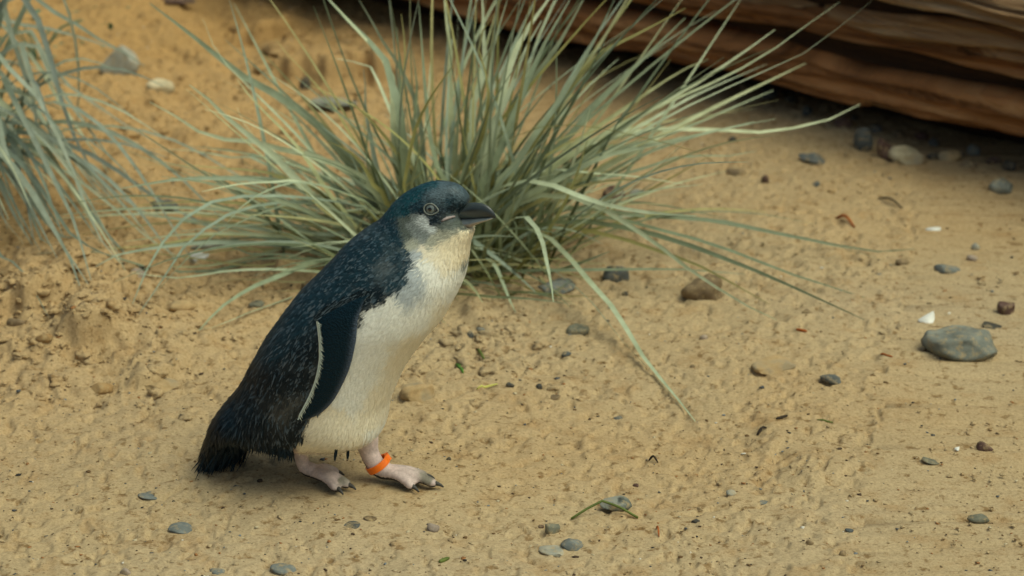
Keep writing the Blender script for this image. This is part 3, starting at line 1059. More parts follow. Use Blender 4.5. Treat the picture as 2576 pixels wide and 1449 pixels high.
# plumage pattern: colour anchors on the flank, mirrored to the other flank
K = (.0032, .0105, .0165); NV = (.010, .030, .043); TL_ = (.008, .046, .060); SL = (.075, .110, .130)
GB = (.58, .63, .62); GM = (.22, .25, .24); GD = (.10, .12, .105); OL = (.40, .41, .33)
WH = (.86, .87, .80); CR = (.85, .79, .62); TN = (.82, .74, .54); BL = (.46, .51, .53); BR = (.028, .048, .058); RG = (.075, .095, .095); PK = (.50, .40, .37); DT = (.17, .155, .12)  # TN: throat tan with warm bounce from the sand put into it
ANC = [
    (985, 560, NV), (1003, 600, NV), (1016, 640, NV), (1026, 670, NV), (1016, 700, NV), (990, 722, NV), (960, 738, K), (935, 745, K), (1000, 580, NV),
    (1015, 555, GD), (1030, 590, GD), (1040, 612, OL), (1052, 640, BL), (1066, 668, WH), (1050, 706, BL), (1018, 742, BL), (985, 765, WH), (940, 790, WH), (1040, 685, BL), (1085, 690, WH),
    (1100, 710, WH), (1140, 740, WH), (1000, 820, WH), (920, 850, WH), (1060, 800, WH), (1105, 825, CR), (1040, 880, CR), (1000, 920, CR), (950, 900, WH), (905, 950, WH),
    (960, 1000, CR), (930, 1060, CR), (880, 1010, WH), (850, 1050, CR), (800, 1075, CR), (900, 1110, CR), (840, 1110, CR), (785, 1110, CR), (768, 1128, CR), (945, 1100, WH), (1150, 690, WH), (1165, 720, WH), (1140, 780, CR),
    (744, 1078, K), (732, 1108, K), (718, 1140, K), (760, 1050, K), (700, 1100, K), (650, 1050, K), (600, 1080, K), (550, 1130, K), (515, 1165, K), (620, 1000, K), (700, 950, K), (760, 950, K), (780, 880, K),
    (700, 860, NV), (760, 800, NV), (800, 740, NV), (850, 700, NV), (900, 650, NV), (950, 620, NV), (920, 700, NV), (870, 740, NV), (850, 780, K), (840, 860, K), (826, 950, K), (792, 1020, K), (897, 925, WH), (880, 962, WH), (858, 1003, WH), (820, 1052, CR), (790, 1066, CR), (880, 800, K), (650, 960, K), (590, 1030, K), (540, 1100, K), (680, 1130, K),
    (990, 530, TL_), (1020, 500, TL_), (1060, 475, TL_), (1090, 462, TL_), (1120, 470, SL), (1150, 480, SL), (1165, 500, SL), (1120, 497, SL), (1095, 490, SL), (1050, 500, TL_), (1025, 528, TL_), (1050, 522, NV), (1080, 505, BR), (1060, 516, NV), (1066, 530, K), (1135, 512, NV), (1160, 515, NV), (1100, 512, BR), (1120, 514, BR),
    (1045, 545, GM), (1062, 552, GB), (1080, 560, GB), (1088, 572, GB), (1040, 565, GM), (1022, 580, GD), (1050, 585, GM), (1072, 592, GM), (1032, 548, GD),
    (1105, 532, K), (1120, 528, K), (1140, 524, K), (1104, 552, K), (1096, 545, K), (1160, 521, K), (1092, 556, K),
    (1118, 570, GD), (1136, 574, GD), (1150, 541, RG), (1158, 546, RG), (1166, 537, RG), (1140, 549, RG), (1172, 528, RG), (1150, 567, GD), (1168, 574, GD), (1108, 588, OL), (1092, 603, OL), (1135, 583, OL), (1170, 586, TN),
    (1183, 595, TN), (1172, 620, TN), (1145, 605, TN), (1115, 625, TN), (1095, 640, CR), (1150, 650, TN), (1130, 665, CR), (1070, 632, CR), (1172, 672, GM), (1160, 645, TN), (1178, 640, TN),
    (755, 1158, PK), (770, 1178, PK), (790, 1205, PK), (830, 1230, PK), (850, 1200, PK), (870, 1235, PK), (745, 1150, PK), (775, 1160, PK),
    (932, 1150, PK), (960, 1185, PK), (990, 1205, PK), (1030, 1215, PK), (1090, 1222, PK), (1030, 1236, PK), (915, 1150, PK), (945, 1145, PK),
    (876, 1238, DT), (856, 1247, DT), (858, 1203, DT), (1088, 1236, DT), (1050, 1243, DT), (1078, 1210, DT), (1105, 1230, DT),
]
ax_, ac_ = np.array([a[:2] for a in ANC], float), np.array([a[2] for a in ANC], float)
isleg = np.array([1.0 if a[2] in (PK, DT, RG) else 0.0 for a in ANC])


def idw(q, vals, pts, power=5):
    d2 = ((q[:, None] - pts[None]) ** 2).sum(-1) + 4
    w = d2 ** (-power / 2)
    return (w @ vals) / w.sum(1)[:, None]


def nearside(P):                 # the matching point on the side facing the camera
    lat = P @ LD
    return P + LD * (np.abs(lat) - lat)[:, None]


def plum(P, jitter=0.0):
    low = P[:, 2] < .028         # feet are not mirrored
    q = project(np.where(low[:, None], P, nearside(P)))
    n1_ = vnoise(P[:, 0] * 160, P[:, 1] * 160, P[:, 2] * 160, seed=70)
    n2_ = vnoise(P[:, 0] * 160 + 9, P[:, 1] * 160, P[:, 2] * 160, seed=71)
    hq = (smooth(985, 1030, q[:, 0]) * smooth(640, 600, q[:, 1]))[:, None]
    q = q + np.stack([n1_, n2_], -1) * (7 - 5 * hq)
    if jitter:
        q = q + rng.normal(size=q.shape) * jitter * (1 - .6 * hq)
    return idw(q, ac_, ax_), idw(q, isleg[:, None], ax_)[:, 0], q


bc, leg_f, bq = plum(bv)
rict = leg_f * (bv[:, 2] > .1)
leg_f = np.where(bv[:, 2] < .012, 1.0, leg_f)
skin = np.array(PK) * (1 + .16 * vnoise(bv[:, 0] * 300, bv[:, 1] * 300, bv[:, 2] * 300, seed=75) + .16 * vnoise(bv[:, 0] * 110, bv[:, 1] * 110, bv[:, 2] * 110, seed=76))[:, None]
bc = np.where(((leg_f > .6) & (bv[:, 2] < .1))[:, None], bc * skin / np.array(PK), bc)
sole = (bn[:, 2] < -.35) & (bv[:, 2] < .03) & (leg_f > .5)
bc[sole] = (.02, .018, .016)
put_color(bme, bc)
PLUM = attr_material('plumage', .62, .25, fine=.15)
FEATH = attr_material('feather', .45, .2)
peng = link('penguin', None, loc=(0, 0, 0))
tag(peng, 'small blue backed white bellied penguin walking to the right with an orange leg band', 'penguin')
body = link('body', bme, PLUM, peng)

bme.calc_loop_triangles()
tri = np.empty(len(bme.loop_triangles) * 3, np.int32)
bme.loop_triangles.foreach_get('vertices', tri)
tri = tri.reshape(-1, 3)
bvh = BVHTree.FromPolygons([Vector(v) for v in bv], [tuple(int(i) for i in t) for t in tri])


def hit(px, py):
    d = Vector(ray(px, py)).normalized()
    loc, nor, _, _ = bvh.ray_cast(Vector(CAM), d)
    return (None, None) if loc is None else (np.array(loc), np.array(nor))


# feathers: thousands of small lancets lying along the coat
FLOW = np.array([
    (1160, 490, -1, -.5), (1110, 465, -1, -.05), (1050, 480, -1, .4), (1000, 530, -.7, .8), (1120, 530, -1, .05), (1080, 560, -1, .3), (1140, 570, -1, .35), (1180, 600, -.5, .8),
    (1030, 600, -.6, .8), (950, 640, -.75, .7), (850, 720, -.7, .75), (750, 830, -.6, .8), (680, 950, -.55, .85), (600, 1060, -.5, .85), (530, 1140, -.45, .9),
    (1130, 740, -.5, .85), (1030, 780, -.7, .7), (950, 850, -.6, .8), (1000, 960, -.55, .85), (900, 1050, -.55, .85), (800, 1090, -.7, .7), (930, 1120, -.2, 1),
    (700, 1080, -.15, 1), (640, 1090, -.2, 1), (1160, 660, -.3, .95), (900, 720, -.75, .65)])
p0, p1, p2 = bv[tri[:, 0]], bv[tri[:, 1]], bv[tri[:, 2]]
area = np.linalg.norm(np.cross(p1 - p0, p2 - p0), axis=1) * .5
tc_leg = leg_f[tri].mean(1)
cen = (p0 + p1 + p2) / 3
headness = smooth(930, 1010, project(cen)[:, 0]) * smooth(640, 600, project(nearside(cen))[:, 1])
lightf = smooth(.2, .45, bc[tri].mean(1).mean(1))
wgt = area * (tc_leg < .4) * (1 + 2.2 * headness) * (1 - .45 * lightf)
NF = 62000
pick = rng.choice(len(tri), NF, p=wgt / wgt.sum())
r1, r2 = np.sqrt(rng.uniform(size=NF)), rng.uniform(size=NF)
root = p0[pick] * (1 - r1)[:, None] + p1[pick] * (r1 * (1 - r2))[:, None] + p2[pick] * (r1 * r2)[:, None]
nor = bn[tri[pick]].mean(1)
nor /= np.linalg.norm(nor, axis=1)[:, None]
fc, _, fq = plum(root, jitter=5.0)
fl = idw(fq, FLOW[:, 2:], FLOW[:, :2], 3)
fdir = fl[:, :1] * SD - fl[:, 1:] * ZD
fdir = fdir - nor * (fdir * nor).sum(1)[:, None]
fdir /= np.linalg.norm(fdir, axis=1)[:, None] + 1e-9
sidev = np.cross(nor, fdir)
aj = rng.normal(size=NF) * .20
fdir = fdir * np.cos(aj)[:, None] + sidev * np.sin(aj)[:, None]
sidev = np.cross(nor, fdir)
lum = fc.mean(1)
darkf = smooth(.12, .04, lum)
hd = smooth(960, 1020, fq[:, 0]) * smooth(620, 590, fq[:, 1])
rear = smooth(860, 600, fq[:, 0]) * darkf
flen = (.0062 + .0014 * darkf + .008 * rear) * (1 - .45 * hd) * rng.uniform(.7, 1.25, NF)
fwid = (.0009 + .0012 * darkf) * (1 - .3 * hd) * rng.uniform(.7, 1.3, NF)
lift = (np.abs(rng.normal(size=NF)) * .05 + .05) * (.4 + .6 * darkf) + .07 * rear * rng.uniform(size=NF)
base = root + nor * .0002
midp = base + fdir * (flen * .55)[:, None] + nor * (flen * .55 * lift + .0003)[:, None]
tipp = base + fdir * flen[:, None] + nor * (flen * (lift * .7))[:, None]
hw = sidev * (fwid * .5)[:, None]
FV = np.stack([base - hw * .7, base + hw * .7, midp + hw, midp - hw, tipp], 1).reshape(-1, 3)
b5 = np.arange(NF)[:, None] * 5
FF = np.concatenate([b5 + np.array([[0, 1, 2]]), b5 + np.array([[0, 2, 3]]), b5 + np.array([[3, 2, 4]])])
tone = (1 + rng.uniform(-.07, .07, NF) * (1 + 2 * darkf + 4 * hd))[:, None]
body_c = fc * tone
pale = (rng.uniform(size=NF) < .28)[:, None] * darkf[:, None] * smooth(.0, .3, rng.uniform(size=NF))[:, None]
bluish = np.array([.14, .20, .25])
grey = np.array([.20, .235, .26])
pc = np.where(rng.uniform(size=NF)[:, None] < .6, bluish, grey)
fade = (smooth(560, 720, fq[:, 0]) * .75 + .25)[:, None] * (1 - .45 * hd)[:, None]
tipc = body_c * (1 - pale * fade * .65) + pc * pale * fade * .65
midc = body_c * (1 - pale * fade * .3) + pc * pale * fade * .3
FC = np.stack([body_c, body_c, midc, midc, tipc], 1).reshape(-1, 3)
# tail fringe, thigh fringe and stray black tips under the belly
ev, ef, ec, en = [], [], [], 0


def stray(p, d, L, w, c):
    global en
    d = np.asarray(d, float); d /= np.linalg.norm(d)
    s = np.cross(d, LD + .3 * rng.normal(size=3)); s /= np.linalg.norm(s) + 1e-9
    ev.append(np.array([p - s * w * .5, p + s * w * .5, p + d * L * .5 + s * w * .5, p + d * L * .5 - s * w * .5, p + d * L + s * 0]))
    ef.extend([(en, en + 1, en + 2), (en, en + 2, en + 3), (en + 3, en + 2, en + 4)])
    ec.extend([c] * 5)
    en += 5


for k in range(620):             # tail
    u = rng.uniform()
    q = np.array([512 + 75 * u, 1162 - 12 * u]) + rng.normal(size=2) * np.array([12, 18]) - np.array([0, 12])
    p, _n = hit(*q)
    if p is None:
        p = prof(*(q + np.array([14, -18])), rng.uniform(-.02, .02))
    p = p - LD * rng.uniform(0, .03)
    d = SD * rng.uniform(-.62, -.22) - ZD * rng.uniform(.7, 1.0) + LD * rng.normal() * .15
    stray(p, d, rng.uniform(.012, .034) ** 1.0, rng.uniform(.0006, .0016), np.array(K) * rng.uniform(.8, 2.4))
for k in range(300):             # fringe along the thigh and rump
    u = rng.uniform()
    q = np.array([585 + 150 * u, 1140 - 22 * math.sin(u * math.pi) + 10 * u]) + rng.normal(size=2) * 5
    p, _n = hit(q[0], q[1] - 12)
    if p is None:
        continue
    stray(p, -ZD + SD * rng.uniform(-.4, .1) + LD * rng.normal() * .12, rng.uniform(.008, .016), rng.uniform(.0008, .0018), np.array(K) * rng.uniform(.8, 2))
for q0, n_ in (((846, 1130), 5), ((846, 1134), 3), ((876, 1132), 3)):
    for k in range(n_):
        p, _n = hit(q0[0] + rng.normal() * 1.2, q0[1])
        if p is not None:
            stray(p, -ZD + SD * rng.uniform(-.16, -.04), rng.uniform(.009, .015), .0022, np.array(K) * 1.4)
FV = np.vstack([FV] + ev)
FF = np.vstack([FF, np.array(ef) + NF * 5])
FC = np.vstack([FC, np.array(ec)])
fme = new_mesh('feathers', FV, FF, False)
put_color(fme, FC)
o = link('feathers', fme, FEATH, peng)
o['kind'] = 'stuff'

# flipper
FOUT = [(932, 741), (919, 752), (906, 785), (900, 806), (896, 852), (891, 880), (882, 918), (868, 954), (840, 1006), (810, 1037), (782, 1052), (760, 1059),
        (752, 1056), (756, 1040), (776, 1002), (790, 968), (797, 944), (803, 910), (804, 880), (801, 845), (797, 812), (801, 798), (834, 778), (885, 757), (912, 746)]
OUT = np.array(FOUT, float)


def inside(q, poly):
    x, y_ = q
    r = False
    j = len(poly) - 1
    for i in range(len(poly)):
        if (poly[i][1] > y_) != (poly[j][1] > y_) and x < (poly[j][0] - poly[i][0]) * (y_ - poly[i][1]) / (poly[j][1] - poly[i][1]) + poly[i][0]:
            r = not r
        j = i
    return r


# rows across the flipper from shoulder to tip
lead = catmull([(932, 741), (919, 752), (906, 785), (900, 806), (896, 852), (891, 880), (882, 918), (868, 954), (840, 1006), (810, 1037), (782, 1052), (757, 1060)], 44)
trail = catmull([(912, 746), (885, 757), (834, 778), (801, 798), (799, 812), (802, 845), (804, 880), (802, 910), (797, 944), (790, 968), (776, 1002), (756, 1040), (751, 1057)], 44)
fit_q, fit_d = [], []
for i in range(44):
    for s in np.linspace(.05, .95, 9):
        q = lead[i] * (1 - s) + trail[i] * s
        p, _n = hit(*q)
        if p is not None:
            pr = p
            fit_q.append(q); fit_d.append(p @ LD)
fit_q, fit_d = np.array(fit_q), np.array(fit_d)
qx, qy = (fit_q[:, 0] - 840) / 100, (fit_q[:, 1] - 900) / 150


def basis(x, y_):
    return np.stack([np.ones_like(x), x, y_, x * x, x * y_, y_ * y_], -1)


coef = np.linalg.lstsq(basis(qx, qy), fit_d, rcond=None)[0]
resid = fit_d - basis(qx, qy) @ coef
raise_ = max(.002, float(np.percentile(resid, 97)) + .0015)


def flip_pt(q, extra=0.0):
    x, y_ = np.array([(q[0] - 840) / 100]), np.array([(q[1] - 900) / 150])
    off = float((basis(x, y_) @ coef)[0]) + raise_ * min(1, max(.1, (q[1] - 735) / 70)) + extra
    return prof(q[0], q[1], off)


ns = 15
top, bot, colr = [], [], []
for i in range(44):
    for j in range(ns):
        s = j / (ns - 1)
        q = lead[i] * (1 - s) + trail[i] * s
        th_ = .0035 * math.sqrt(max(0, 1 - (2 * s - 1) ** 2)) * (1 - .5 * i / 43) * min(1, i / 4 + .2)
        th_ *= 1.0 - .5 * s
        top.append(flip_pt(q, th_ + .0008)); bot.append(flip_pt(q, -th_ * .6))
        e = math.exp(-(s / .12) ** 2) * min(1, i / 5)  # highlight along the leading edge, put into the colour
        colr.append(np.array([.004, .016, .026]) * (1 - e) + np.array([.06, .08, .115]) * e)
V = np.vstack([top, bot])
colr = np.vstack([colr, colr])
F = []
o2 = 44 * ns
for i in range(43):
    for j in range(ns - 1):
        q = i * ns + j
        F += [(q, q + 1, q + ns + 1, q + ns), (o2 + q, o2 + q + ns, o2 + q + ns + 1, o2 + q + 1)]
    F += [(i * ns, (i + 1) * ns, o2 + (i + 1) * ns, o2 + i * ns), (i * ns + ns - 1, o2 + i * ns + ns - 1, o2 + (i + 1) * ns + ns - 1, (i + 1) * ns + ns - 1)]
for j in range(ns - 1):
    q = 43 * ns + j
    F += [(q, q + 1, o2 + q + 1, o2 + q), (j, o2 + j, o2 + j + 1, j + 1)]
FLIP = attr_material('flipper', .55, .1, fine=.2)
_nt = FLIP.node_tree
_tc = N(_nt, 'ShaderNodeTexCoord')
_vo = N(_nt, 'ShaderNodeTexVoronoi')
_vo.inputs['Scale'].default_value = 520
_nt.links.new(_tc.outputs['Object'], _vo.inputs['Vector'])
bump(_nt, _nt.nodes['Principled BSDF'], _vo.outputs['Distance'], .7, .0012)


def mirror(P):
    P = np.asarray(P)
    return P - 2 * LD * (P @ LD)[:, None]


fm = new_mesh('flipper', V, F); put_color(fm, colr)
flip = link('flipper', fm, FLIP, peng)
fm2 = new_mesh('flipper', mirror(V), [tuple(reversed(f)) for f in F]); put_color(fm2, colr)
flip2 = link('flipper', fm2, FLIP, peng)
# small coverts overlapping the shoulder of the flipper
ev, ef, ec, en = [], [], [], 0
for k in range(620):
    u = rng.uniform()
    q = catmull([(936, 738), (912, 744), (885, 755), (834, 776), (800, 797)], 60)[int(u * 59)] + rng.normal(size=2) * np.array([3, 4]) - np.array([0, 3])
    p = flip_pt(q, .0014)
    c = np.array(K) * 1.3 if rng.uniform() < .7 else np.array((.10, .14, .17))
    stray(p, SD * rng.uniform(-.8, -.45) - ZD * rng.uniform(.4, .8) + LD * .12, rng.uniform(.005, .010), rng.uniform(.0008, .0016), c)
cme = new_mesh('shoulder_coverts', np.vstack(ev), np.array(ef), False)
put_color(cme, np.array(ec))
o = link('shoulder_coverts', cme, FEATH, peng)
o['kind'] = 'stuff'
# white saw edged fringe of the trailing edge
TE = catmull([(797, 808), (802, 845), (804, 880), (803, 910), (797, 944), (790, 968), (776, 1002), (756, 1040), (750, 1056)], 64)
EDGE = plain_material('pale_fringe', (.62, .70, .60), .6, .3, .12, 300)
tv, tf, tn_ = [], [], 0
tg = np.gradient(TE, axis=0)
tg /= np.linalg.norm(tg, axis=1)[:, None]
nrm = np.stack([tg[:, 1], -tg[:, 0]], -1)
for i in range(64):
    wl = 1.6 + .8 * rng.uniform()
    wr = 1.7
    tv += [flip_pt(TE[i] - nrm[i] * wl * (1 if nrm[i][0] > 0 else -1), .0012), flip_pt(TE[i] + nrm[i] * wr * (1 if nrm[i][0] > 0 else -1), .0028)]
    if i:
        a = (i - 1) * 2
        tf.append((a, a + 1, a + 3, a + 2))
tn_ = 128
for i in range(0, 62):
    a, b = TE[i], TE[i + 1]
    s = 1 if nrm[i][0] > 0 else -1
    m_ = (a + b) / 2 + nrm[i] * s * rng.uniform(6, 13) + tg[i] * 6
    tv += [flip_pt(a + nrm[i] * s * 2.2, .0029), flip_pt(b * .8 + a * .2 + nrm[i] * s * 2.2, .0029), flip_pt(m_, .0030)]
    tf.append((tn_, tn_ + 1, tn_ + 2)); tn_ += 3
link('trailing_edge', new_mesh('trailing_edge', tv, tf, False), EDGE, flip)
link('trailing_edge', new_mesh('trailing_edge', mirror(tv), tf, False), EDGE, flip2)

# bill
BILL = attr_material('bill', .28, .5, fine=.15)


def loft_bill(name, st, colfn, parent):
    st = catmull(np.array(st, float), 26)
    sg = 18
    a = np.linspace(0, 2 * math.pi, sg, endpoint=False)
    V, C = [], []
    for i, (tx, ty, bx, by, w) in enumerate(st):
        T_, B_ = prof(tx, ty), prof(bx, by)
        c, h = (T_ + B_) / 2, (T_ - B_) / 2
        for t in a:
            cs = math.copysign(abs(math.cos(t)) ** .9, math.cos(t))
            V.append(c + h * cs + LD * max(w, .15) * .001 * math.sin(t) * (1 - .25 * max(0, math.cos(t))))
            C.append(colfn(i / 25, math.cos(t)))
    n = len(st)
    V += [np.mean(V[:sg], 0), np.mean(V[-sg:], 0)]
    C += [C[0], C[-1]]
    F = []
    for i in range(n - 1):
        for j in range(sg):
            k = (j + 1) % sg
            F.append((i * sg + j, i * sg + k, (i + 1) * sg + k, (i + 1) * sg + j))
    for j in range(sg):
        k = (j + 1) % sg
        F += [(n * sg, k, j), (n * sg + 1, (n - 1) * sg + j, (n - 1) * sg + k)]
    me = new_mesh(name, V, F)
    put_color(me, np.array(C))
    return link(name, me, BILL, parent)


bill = link('bill', None, parent=peng)
loft_bill('upper_mandible', [(1146, 528, 1122, 549, 8.0), (1166, 514, 1152, 549, 6.6), (1183, 510, 1178, 549, 5.2), (1203, 510, 1200, 549, 4.4), (1222, 515, 1219, 548, 3.4), (1236, 525, 1233, 546, 2.8), (1245, 538, 1242, 548, 1.4), (1248, 545, 1246, 550, .5)],
          lambda u, c: np.array([.050, .066, .068]) * (1 - u) + np.array([.018, .024, .028]) * u + (np.array([.055, .072, .07]) * max(0, -c + .3) * (1 - u)) - np.array([.035, .045, .046]) * math.exp(-((c - .25) / .22) ** 2) * math.exp(-((u - .42) / .2) ** 2), bill)  # last term paints the shading of the nostril groove as a dark band
loft_bill('lower_mandible', [(1122, 551, 1124, 558, 8.5), (1155, 549, 1160, 569, 7.4), (1178, 549, 1182, 572, 6.2), (1200, 548, 1205, 562, 5.2), (1222, 547, 1227, 555, 3.5), (1238, 546, 1240, 550, 1.4)],
          lambda u, c: np.array([.15, .065, .035]) * (1 - u) ** 1.2 + np.array([.34, .33, .28]) * (1 - (1 - u) ** 1.2) if c < -.1 else np.array([.11, .13, .14]), bill)
gp_ = catmull([(1110, 556), (1124, 549), (1143, 544)], 8)
gpts = []
for q in gp_:
    p, n_ = hit(*q)
    if p is not None:
        gpts.append(p + n_ * .0008)
if len(gpts) > 3:
    link('gape', new_mesh('gape', *tube(np.array(gpts), np.interp(np.linspace(0, 1, len(gpts)), [0, .4, 1], [.0007, .0016, .0009]), 8)), plain_material('gape_skin', (.27, .23, .23), .5, .4, .2, 400), bill)

# eye
ep, en_ = hit(1083, 526)
en_ = en_ * .6 + LD * .4 - FWD * .15
en_ /= np.linalg.norm(en_)
eu = SD - en_ * (SD @ en_); eu /= np.linalg.norm(eu)
evv = np.cross(en_, eu)
if evv[2] < 0:
    evv = -evv


def dome(r, h, lift, seg=28, rings_=6, rx=1.0):
    V, F = [ep + en_ * (lift + h)], []
    for i in range(1, rings_ + 1):
        f = i / rings_
        for j in range(seg):
            a = 2 * math.pi * j / seg
            V.append(ep + eu * r * rx * f * math.cos(a) + evv * r * f * math.sin(a) + en_ * (lift + h * (1 - f * f)))
    for j in range(seg):
        k = (j + 1) % seg
        F.append((0, 1 + j, 1 + k))
        for i in range(rings_ - 1):
            F.append((1 + i * seg + j, 1 + (i + 1) * seg + j, 1 + (i + 1) * seg + k, 1 + i * seg + k))
    return V, F


eye = link('eye', new_mesh('eye', *dome(.0052, .0015, .0004, rx=1.12)), plain_material('eye_dark', (.035, .045, .045), .05, .7, .2, 300), peng)
link('iris', new_mesh('iris', *dome(.0040, .0012, .0011)), plain_material('iris_grey', (.115, .14, .135), .2, .6, .35, 900), eye)
link('pupil', new_mesh('pupil', *dome(.0018, .0004, .0022)), plain_material('pupil_black', (.003, .003, .003), .03, .8, .1), eye)
lid = []
for j in range(41):
    a = 2 * math.pi * j / 40
    rx = .0060 + .0017 * max(0, math.cos(a)) ** 6
    lid.append(ep + eu * rx * math.cos(a) + evv * (.0051 * math.sin(a) - .0005 * max(0, math.cos(a)) ** 4) + en_ * .0012)
link('eyelid', new_mesh('eyelid', *tube(np.array(lid), .00065, 8, upv=en_)), plain_material('eyelid_grey', (.17, .19, .17), .6, .3, .25, 500), eye)

# leg band and claws
legc = on_plane_y(950, 1168, gp(968, 1214)[1] + .002)
legd = on_plane_y(978, 1200, legc[1]) - on_plane_y(930, 1136, legc[1])
legd /= np.linalg.norm(legd)
bu = np.cross(legd, [0, 1.0, 0]); bu /= np.linalg.norm(bu)
bw = np.cross(bu, legd)
V, F = [], []
for j in range(36):
    a = 2 * math.pi * j / 36
    for (r, h) in ((.0108, -.0034), (.0124, -.0034), (.0124, .0034), (.0108, .0034)):
        bulge = .0022 if abs((a % (2 * math.pi)) - .35) < .3 else 0
        rr = r + (bulge if r > .012 else 0)
        V.append(legc + bu * rr * math.cos(a) + bw * rr * math.sin(a) * .95 + legd * h)
for j in range(36):
    k = (j + 1) % 36
    for i in range(4):
        i2 = (i + 1) % 4
        F.append((j * 4 + i, j * 4 + i2, k * 4 + i2, k * 4 + i))
link('leg_band', new_mesh('leg_band', V, F, False), plain_material('orange_plastic', (.80, .16, .008), .4, .45, .08, 60), peng)
CLAW = plain_material('claw_dark', (.04, .037, .032), .5, .4, .3, 300)
for p, d in claws:
    d2 = d + np.array([0, 0, -.45]); d2 /= np.linalg.norm(d2)
    path = catmull([p - d * .002, p + d * .003 + np.array([0, 0, .0004]), p + d * .005 + d2 * .002], 7)
    link('claw', new_mesh('claw', *tube(path, np.linspace(.0026, .0007, 7), 8)), CLAW, peng)

# ------------------------------------------------------------------ stones and litter
MS = {
    'grey': stone_material('grey_stone', (.15, .16, .14), .55, 40, (.25, .26, .22)),
    'pale': stone_material('pale_stone', (.31, .31, .26), .6, 30, (.38, .31, .20)),
    'cream': stone_material('cream_stone', (.50, .43, .28), .6, 40, (.25, .22, .17)),
    'slate': stone_material('slate_stone', (.085, .093, .092), .6, 50),
    'blue': stone_material('blue_slate', (.135, .148, .140), .7, 50),
    'dark': stone_material('dark_stone', (.050, .048, .042), .6, 60),
    'olive': stone_material('olive_stone', (.14, .14, .105), .6, 60),
    'brown': stone_material('brown_stone', (.20, .145, .085), .5, 60, (.12, .085, .05)),
    'maroon': stone_material('maroon_stone', (.095, .055, .045), .5, 90, (.16, .11, .09)),
    'tan': stone_material('tan_stone', (.40, .28, .14), .6, 50, (.30, .24, .15)),
    'hollow_shade': stone_material('hollow_shade_brown', (.25, .155, .065), .5, 45, (.36, .24, .11)),  # brown of added clods that stand in for the shade of sand hollows
    'debris': stone_material('mottled_stone', (.10, .11, .095), .35, 90, (.26, .27, .23)),
    'mauve': stone_material('mauve_stone', (.27, .22, .18), .75, 50),
}


def rock_mesh(w, d, h, cuts, sub, seed, rough=.10):
    r = np.random.default_rng(seed)
    v, f = ico(sub)
    for _ in range(cuts):
        n = r.normal(size=3); n /= np.linalg.norm(n)
        n[2] = abs(n[2]) * 1.2 - .1; n /= np.linalg.norm(n)
        dd = r.uniform(.50, .82)
        ex = np.maximum(0, v @ n - dd)
        v = v - n * ex[:, None]
    nz = fbm(v[:, 0] * 1.6 + seed, v[:, 1] * 1.6, v[:, 2] * 1.6, seed=seed % 97, octv=3)
    v = v * (1 + rough * nz)[:, None]
    v = v * (1 + .05 * fbm(v[:, 0] * 5 + seed, v[:, 1] * 5, v[:, 2] * 5, seed=seed % 89, octv=2))[:, None]
    lo, hi_ = v.min(0), v.max(0)
    v = (v - (lo + hi_) / 2) / ((hi_ - lo) / 2)
    return v * np.array([w / 2, d / 2, h / 2]), f


